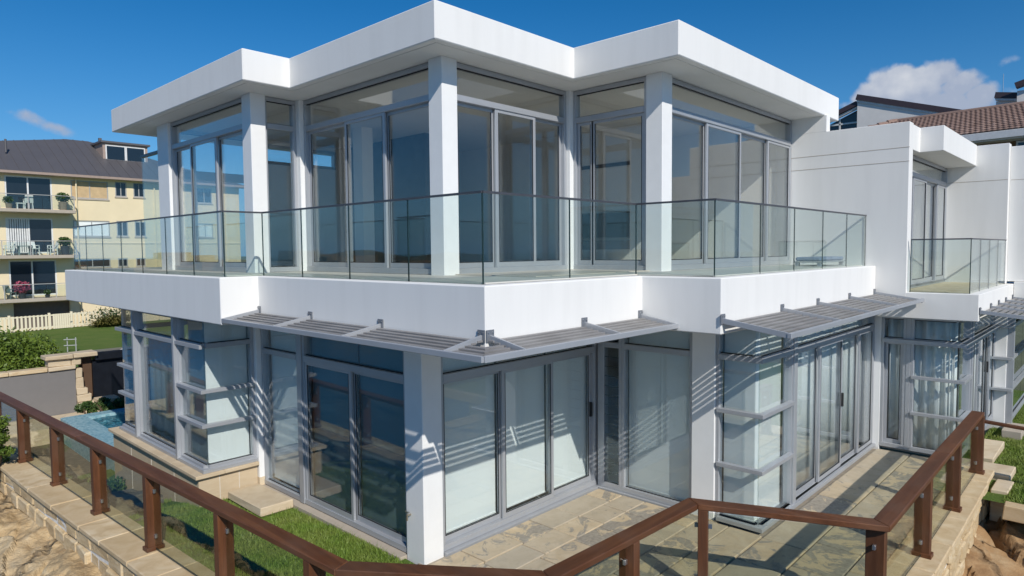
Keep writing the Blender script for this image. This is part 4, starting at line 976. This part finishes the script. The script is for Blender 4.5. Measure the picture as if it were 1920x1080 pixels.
for z0 in (6.42, 3.40, .56):
    sl_ = MB().box(-6, 8.10, AY - 1.25, AY - .002, z0, z0 + .22).build('balcony_slab', 'concrete_taupe', apt, .02)
    bal = MB().bar((-6, AY - 1.2, z0 + 1.16), (8.02, AY - 1.2, z0 + 1.16), .05, .04).build('balcony_railing', 'window_frame_grey', apt)
    MB().bar((8.02, AY - 1.2, z0 + 1.16), (8.02, AY - .01, z0 + 1.16), .05, .04).build('side_rail', 'window_frame_grey', bal)
    for x in (-4, -2, 0, 2, 3.95, 5.45, 6.75, 8.02): MB().box(x - .025, x + .025, AY - 1.22, AY - 1.18, z0 + .2, z0 + 1.14).build('baluster_post', 'window_frame_grey', bal)
    for a, b in ((-3.95, 3.9), (4.0, 5.4), (5.5, 6.7), (6.8, 7.98)): MB().box(a, b, AY - 1.206, AY - 1.194, z0 + .28, z0 + 1.08).build('glass_pane', 'balustrade_glass', bal)
def apt_door(h, dark_right=False):
    x0, x1, z0, z1 = h; f = MB(); e = .09; mid = x0 + (x1 - x0) * .48
    for a, b in ((x0, x0 + e), (mid - e / 2, mid + e / 2), (x1 - e, x1)): f.box(a, b, AY + .02, AY + .14, z0, z1)
    f.box(x0 + e, x1 - e, AY + .025, AY + .135, z1 - e, z1).box(x0 + e, x1 - e, AY + .025, AY + .135, z0, z0 + e)
    o = f.build('sliding_door', 'window_frame_white', apt)
    for a, b in ((x0 + e, mid - e / 2), (mid + e / 2, x1 - e)): MB().box(a, b, AY + .07, AY + .085, z0 + e, z1 - e).build('pane', 'dark_glass', o)
    return o
dd = [apt_door(h) for h in doors]
x = 4.5
while x < 5.6: MB().box(x, x + .085, AY + .05, AY + .066, 3.84, 6.02).build('blind_slat', 'window_frame_white', dd[1]); x += .125
for (x0, x1, z0, z1, kd) in wins:
    f = MB(); e = .07
    f.box(x0, x0 + e, AY + .02, AY + .12, z0, z1).box(x1 - e, x1, AY + .02, AY + .12, z0, z1).box(x0 + e, x1 - e, AY + .025, AY + .115, z0, z0 + e).box(x0 + e, x1 - e, AY + .025, AY + .115, z1 - e, z1)
    mid = (x0 + x1) / 2; f.box(mid - .03, mid + .03, AY + .03, AY + .11, z0 + e, z1 - e)
    o = f.build('window', 'window_frame_grey', apt)
    gm = {'pine': 'pine_blind', 'white': 'blind_fabric'}.get(kd, 'dark_glass')
    for a, b in ((x0 + e, mid - .03), (mid + .03, x1 - e)): MB().box(a, b, AY + .06, AY + .075, z0 + e, z1 - e).build('pane' if kd == '' else 'blind', gm, o)
    MB().box(x0 - .05, x1 + .05, AY - .06, AY + .01, z0 - .09, z0 - .002).build('sill', 'concrete_taupe', o)
for x in (8.45, 13.5): MB().tube((x, AY - .09, -1.3), (x, AY - .09, 9.0), .05, n=8).build('downpipe', 'cream_render', apt)
for x, z in ((2.0, 9.9), (5.0, 10.6)): MB().tube((x, AY + 2.2, z), (x, AY + 2.2, z + .9), .07, n=8).build('vent_pipe', 'metal_roof', apt)
# hip roof
EZ = 9.10
rf = MB().add([(-9, AY - .55, EZ), (20.6, AY - .55, EZ), (20.6, AY + 13, EZ), (-9, AY + 13, EZ), (9.3, AY + 5.6, 12.1), (11.5, AY + 5.6, 12.1)][:4] + [(9.4, AY + 6, 12.45), (10.9, AY + 6, 12.45)],
              [(0, 1, 5, 4), (1, 2, 5), (2, 3, 4, 5), (3, 0, 4), (3, 2, 1, 0)]).build('roof', 'metal_roof', apt)
for k in range(44):
    x = -8.6 + k * .66; t = min(1, max(0, (x + 9) / 18.4 if x < 9.4 else (1 if x < 10.9 else (20.6 - x) / 9.7)))
    if t > .02: MB().bar((x, AY - .55, EZ + .02), (x, AY - .55 + 6.55 * t, EZ + .02 + 3.35 * t), .045, .016).build('roof_rib', 'metal_roof', rf)
MB().box(-9, 20.6, AY - .66, AY - .56, EZ - .13, EZ + .03).build('gutter', 'roof_gutter', rf)
MB().box(-9, 20.6, AY - .55, AY, EZ - .16, EZ - .05).build('eave_lining', 'concrete_taupe', apt)
dm = MB().prism([(11.0, AY + 2.8), (14.1, AY + 2.8), (14.1, AY + 5.9), (11.0, AY + 5.9)], 10.4, 12.0).build('dormer', 'roof_gutter', apt)
MB().box(10.85, 14.25, AY + 2.6, AY + 6, 12.0, 12.14).build('dormer_roof', 'metal_roof', dm)
for a, b in ((11.25, 12.45), (12.62, 13.82)):
    MB().box(a - .08, b + .08, AY + 2.74, AY + 2.79, 10.72, 11.86).build('dormer_window', 'window_frame_white', dm); MB().box(a, b, AY + 2.72, AY + 2.738, 10.8, 11.78).build('pane', 'dark_glass', dm)
MB().box(11.1, 11.3, AY + 4, AY + 4.2, 12.1, 12.5).build('vent', 'metal_roof', dm)

def chair(loc, rz, label, mat='plastic_white', armrests=True):
    c = thing('balcony_chair', loc, label, 'chair', 'chairs on the apartment balconies'); c.rotation_euler = (0, 0, 0)
    ca, sa = math.cos(rz), math.sin(rz)
    def T(mb): mb.v = [(loc[0] + x * ca - y * sa, loc[1] + x * sa + y * ca, loc[2] + z) for x, y, z in mb.v]; return mb
    T(MB().box(-.24, .24, -.24, .24, .40, .45)).build('seat', mat, c, .01); T(MB().add([(-.24, .20, .45), (.24, .20, .45), (.24, .25, .45), (-.24, .25, .45), (-.22, .32, .90), (.22, .32, .90), (.22, .36, .90), (-.22, .36, .90)], [(3, 2, 1, 0), (4, 5, 6, 7), (0, 1, 5, 4), (1, 2, 6, 5), (2, 3, 7, 6), (3, 0, 4, 7)])).build('backrest', mat, c, .01)
    for x in (-.21, .21):
        for y in (-.21, .21): T(MB().bar((x, y, 0), (x * .92, y * .92, .41), .045, .045, up=(0, 1, 0))).build('leg', mat, c)
        if armrests: T(MB().box(x - .03, x + .03, -.22, .26, .62, .66).box(x - .02, x + .02, -.22, -.17, .42, .62)).build('armrest', mat, c)
    return c
chair((5.55, 47.35, 6.65), math.pi, 'white chair seen from behind on the top apartment balcony')
chair((4.35, 47.3, 3.63), -1.5, 'white armchair at the left end of the middle apartment balcony')
chair((5.75, 47.35, 3.63), .3, 'pale armchair behind the table on the middle apartment balcony')
chair((6.75, 47.25, 3.63), -1.4, 'white armchair facing left beside the black doorway on the middle balcony')
chair((4.35, 47.3, .79), 2.2, 'grey chair beside the pink flowering plant on the lowest balcony', 'plastic_teal')
tb = thing('balcony_table', (5.2, 47.2, 3.63), 'dark teal outdoor table on the middle apartment balcony', 'table')
MB().box(4.8, 5.6, 46.95, 47.45, 4.2, 4.25).build('table_top', 'plastic_teal', tb); 
for x in (4.9, 5.5): 
    for y in (47.03, 47.37): MB().box(x - .025, x + .025, y - .025, y + .025, 3.63, 4.2).build('leg', 'plastic_teal', tb)
tb2 = thing('side_table', (5.1, 47.1, 6.65), 'low white side table on the top apartment balcony', 'table')
MB().box(4.85, 5.3, 46.95, 47.25, 6.98, 7.03).build('table_top', 'plastic_white', tb2)
for x in (4.9, 5.25): MB().box(x - .025, x + .025, 46.98, 47.2, 6.65, 6.98).build('leg', 'plastic_white', tb2)
def potted(loc, r, h, leafmat, potmat, label, n=500, size=.1, lr=.38):
    T = thing('potted_plant', loc, label, 'potted plant', 'potted plants on the apartment balconies')
    MB().tube(loc, (loc[0], loc[1], loc[2] + h), r * .75, r, 10).build('pot', potmat, T); MB().tube((loc[0], loc[1], loc[2] + h - .02), (loc[0], loc[1], loc[2] + h + .25), .03, .02, 6).build('stem', 'bark', T)
    q = rng.normal(size=(n, 3)); q /= np.linalg.norm(q, axis=1, keepdims=True); q *= lr * rng.uniform(.3, 1.05, (n, 1)); leaves('foliage', leafmat, T, np.array((loc[0], loc[1], loc[2] + h + lr * .8)) + q * (1, 1, .85), size); return T
potted((7.45, 47.15, 6.65), .27, .55, 'leaf_pot', 'pot_terracotta', 'leafy shrub in a brown pot at the right end of the top balcony')
potted((4.45, 47.0, 6.65), .2, .3, 'leaf_pot', 'pot_terracotta', 'small green plant beside the white table on the top balcony', 300, .08, .3)
potted((7.45, 47.15, 3.63), .28, .6, 'leaf_pot', 'pot_dark', 'leafy shrub in a square black pot on the middle balcony')
potted((4.95, 47.2, .79), .22, .35, 'leaf_pink', 'pot_dark', 'pink flowering plant on the lowest apartment balcony', 500, .09, .48)
potted((6.3, 47.0, .79), .16, .2, 'leaf_pot', 'pot_dark', 'small green pot plant on the lowest balcony floor', 160, .08, .2)

# ------------------------------------------------------------------ neighbours on the right
th = thing('tiled_house', (24, -1, 0), 'neighbouring house with brown concrete tile hip roof behind the white parapets', 'house')
EX, RX, EZ2, RZ2 = 22.0, 26.3, 7.32, 8.80
YL, YR = 4.9, -9.0
slope = Vector((RX - EX, 0, RZ2 - EZ2)); SL = slope.length; sd = slope / SL; sn = Vector((-sd.z, 0, sd.x))
MB().add([(EX, YL, EZ2 - .05), (EX, YR, EZ2 - .05), (RX, YR, RZ2 - .05), (RX, YL - 3.2, RZ2 - .05), (2 * RX - EX, YR, EZ2 - .05), (2 * RX - EX, YL, EZ2 - .05)], [(0, 1, 2, 3), (2, 4, 5, 3), (0, 3, 5), (1, 0, 5, 4), (1, 4, 2)]).build('roof_underlay', 'barge_dark', th)
tile_me = None; more = MB(); TW, TL = .155, SL / 14; cnt = 0
def tile_geo():
    vs = []; 
    for v_ in (0, TL * 1.12):
        for i in range(5):
            u = TW * i / 4; h = .02 * (math.sin(math.pi * i / 4) ** 1.0) + (.03 if v_ == 0 else .0); vs.append((u, v_, h))
    vs2 = vs + [(u, 0, h - .03) for (u, v_, h) in vs[:5]]
    return vs2, [(i, i + 1, i + 6, i + 5) for i in range(4)] + [(10 + i, 11 + i, i + 1, i) for i in range(4)]
tv, tf = tile_geo()
def tile_xform(u, v):   # u along -y, v up the slope
    return lambda p: Vector((EX, YL - u - p[0], EZ2)) + sd * (v + p[1]) + sn * (p[2] + .01)
for r_ in range(14):
    c_ = 0
    while True:
        u = c_ * TW + (TW / 2 if r_ % 2 else 0); c_ += 1
        if YL - u < YR: break
        if u < r_ * TL * 3.2 / SL: continue
        X = tile_xform(u, r_ * TL); vs = [X(p) for p in tv]
        vis = YL - u > -3.75 and YL - u < 3.6 and cnt < 296
        if vis:
            if tile_me is None:
                base = MB().add(vs, tf).build('roof_tile', 'roof_tile', th, smooth=False); tile_me = base; o0 = vs[0].copy()
            else:
                q = tile_me.copy(); col.objects.link(q); q.location = vs[0] - o0
            cnt += 1
        else: more.add(vs, tf)
o = more.build('roof_tiles', 'roof_tile', th); o['kind'] = 'stuff'
MB().tube((RX, YL - 3.2, RZ2 + .02), (RX, YR, RZ2 + .02), .09, n=8).build('ridge_capping', 'roof_tile', th)
for k in range(13):
    t0, t1 = k / 13, (k + 1.05) / 13; p = Vector((EX, YL, EZ2)).lerp(Vector((RX, YL - 3.2, RZ2)), t0); q = Vector((EX, YL, EZ2)).lerp(Vector((RX, YL - 3.2, RZ2)), t1)
    MB().tube(p + Vector((0, 0, .06)), q + Vector((0, 0, .03)), .11, .09, 7).build('hip_capping', 'roof_tile', th)
MB().box(EX - .14, EX - .02, YR, YL, EZ2 - .26, EZ2 - .02).build('gutter', 'fascia_white', th, .01)
MB().box(EX + .6, EX + .75, YR, YL - .6, 2, EZ2 - .1).build('wall', 'brick_ochre', th)
MB().box(EX - .02, EX + .75, YR, YL, EZ2 - .3, EZ2 - .24).build('eave_lining', 'fascia_white', th)
for a, b in ((-1.6, -.5), (-4.9, -3.15), (1, 2)):
    f = MB().box(EX + .54, EX + .61, a, b, 5.6, 7.0).build('window', 'window_frame_white', th); MB().box(EX + .52, EX + .535, a + .06, b - .06, 5.66, 6.94).build('pane', 'dark_glass', f)
th.rotation_euler = (0, 0, -R(5.5)); th.location.z += .06
gh = thing('gabled_house', (30, 3, 0), 'pale rendered house with dark sloping skillion roofs behind the tiled roof', 'house')
GX = 31.0
def gz(y): return 3.655 + (GX + 4.836) / (30 + 4.836) * 0 + y
S31 = (GX + 4.836) / 34.836
def G(y30, z30): return (-5.984 + (y30 + 5.984) * S31, 3.655 + (z30 - 3.655) * S31)
y0, z0 = G(3.99, 10.92); y1, z1 = G(.1, 9.62)
MB().add([(GX, y0, 4), (GX, y1, 4), (GX, y1, z1 - .25), (GX, y0, z0 - .25), (GX + 6, y0, 4), (GX + 6, y1, 4), (GX + 6, y1, z1 - .25), (GX + 6, y0, z0 - .25)], [(0, 1, 2, 3), (7, 6, 5, 4), (0, 4, 5, 1), (1, 5, 6, 2), (2, 6, 7, 3), (3, 7, 4, 0)]).build('wall', 'house_white', gh)
MB().bar((GX + .05, y0 + .03, z0 - .1), (GX + .05, y1 - .6, z1 - .1 - .15), .3, .26, up=(0, 0, 1)).build('barge_board', 'barge_dark', gh)
MB().bar((GX + .02, y0 + .02, z0 - .29), (GX + .02, y1 - .6, z1 - .44), .14, .10).build('barge_trim', 'fascia_white', gh)
a0, b0 = G(5.6, 9.95); a1, b1 = G(4.02, 10.60)
MB().bar((GX + .35, a0 + 1, b0 - .4), (GX + .35, a1, b1 - .05), .7, .22).build('lower_roof', 'barge_dark', gh)
MB().bar((GX + .2, a0 + 1, b0 - .58), (GX + .2, a1, b1 - .25), .2, .10).build('lower_trim', 'fascia_white', gh)
MB().box(GX + .4, GX + .6, y0, a0 + 1.2, 4, b0 - .5).build('lower_wall', 'interior_dark', gh)
MB().add([(GX + .38, y0 + .01, 8.3), (GX + .38, a0 + .5, 8.3), (GX + .38, a0 + .5, b0 - .55), (GX + .38, y0 + .01, b1 - .3)], [(0, 1, 2, 3)]).build('window', 'dark_glass', gh)
for t in (.0, .42, .78, 1.0): MB().box(GX + .30, GX + .37, y0 + .02 + (a0 + .4 - y0) * t - .03, y0 + .02 + (a0 + .4 - y0) * t + .04, 8.3, b1 - .3 - (b1 - b0 + .25) * t).build('window_mullion', 'window_frame_white', gh)
MB().box(GX + .30, GX + .36, y0, a0 + .5, 9.82, 9.90).build('window_transom', 'window_frame_white', gh)
ch = thing('far_rooftop', (31, -2, 8), 'small pale rooftop block with dark capping and antenna above the tile ridge', 'building')
c0, d0 = G(-1.43, 10.12); c1, d1_ = G(-2.18, 9.95)
MB().box(GX, GX + 2, c1, c0, 7, d1_ - .2).build('wall', 'house_white', ch); MB().bar((GX - .05, c0 + .02, d0 - .12), (GX - .05, c1 - .05, d1_ - .1), .4, .24).build('capping', 'barge_dark', ch); MB().bar((GX - .05, c0 + .0, d0 - .30), (GX - .05, c1, d1_ - .26), .3, .08).build('trim', 'fascia_white', ch)
an = G(-1.62, 10.0); MB().tube((GX + .3, an[0], an[1]), (GX + .3, an[0], an[1] + .95), .014, n=5).build('antenna', 'steel', ch)
ch2 = thing('far_rooftop', (31, -4, 8), 'pale rooftop block with dark capping cut by the right edge of the photo', 'building')
e0, f0 = G(-2.2, 10.22); e1, f1 = G(-4.5, 10.9)
MB().box(GX - .6, GX + 1, e1, e0, 7, f0 - .25).build('wall', 'house_white', ch2); MB().bar((GX - .65, e0 + .05, f0 - .05), (GX - .65, e1, f1 - .05), .4, .22).build('capping', 'barge_dark', ch2)
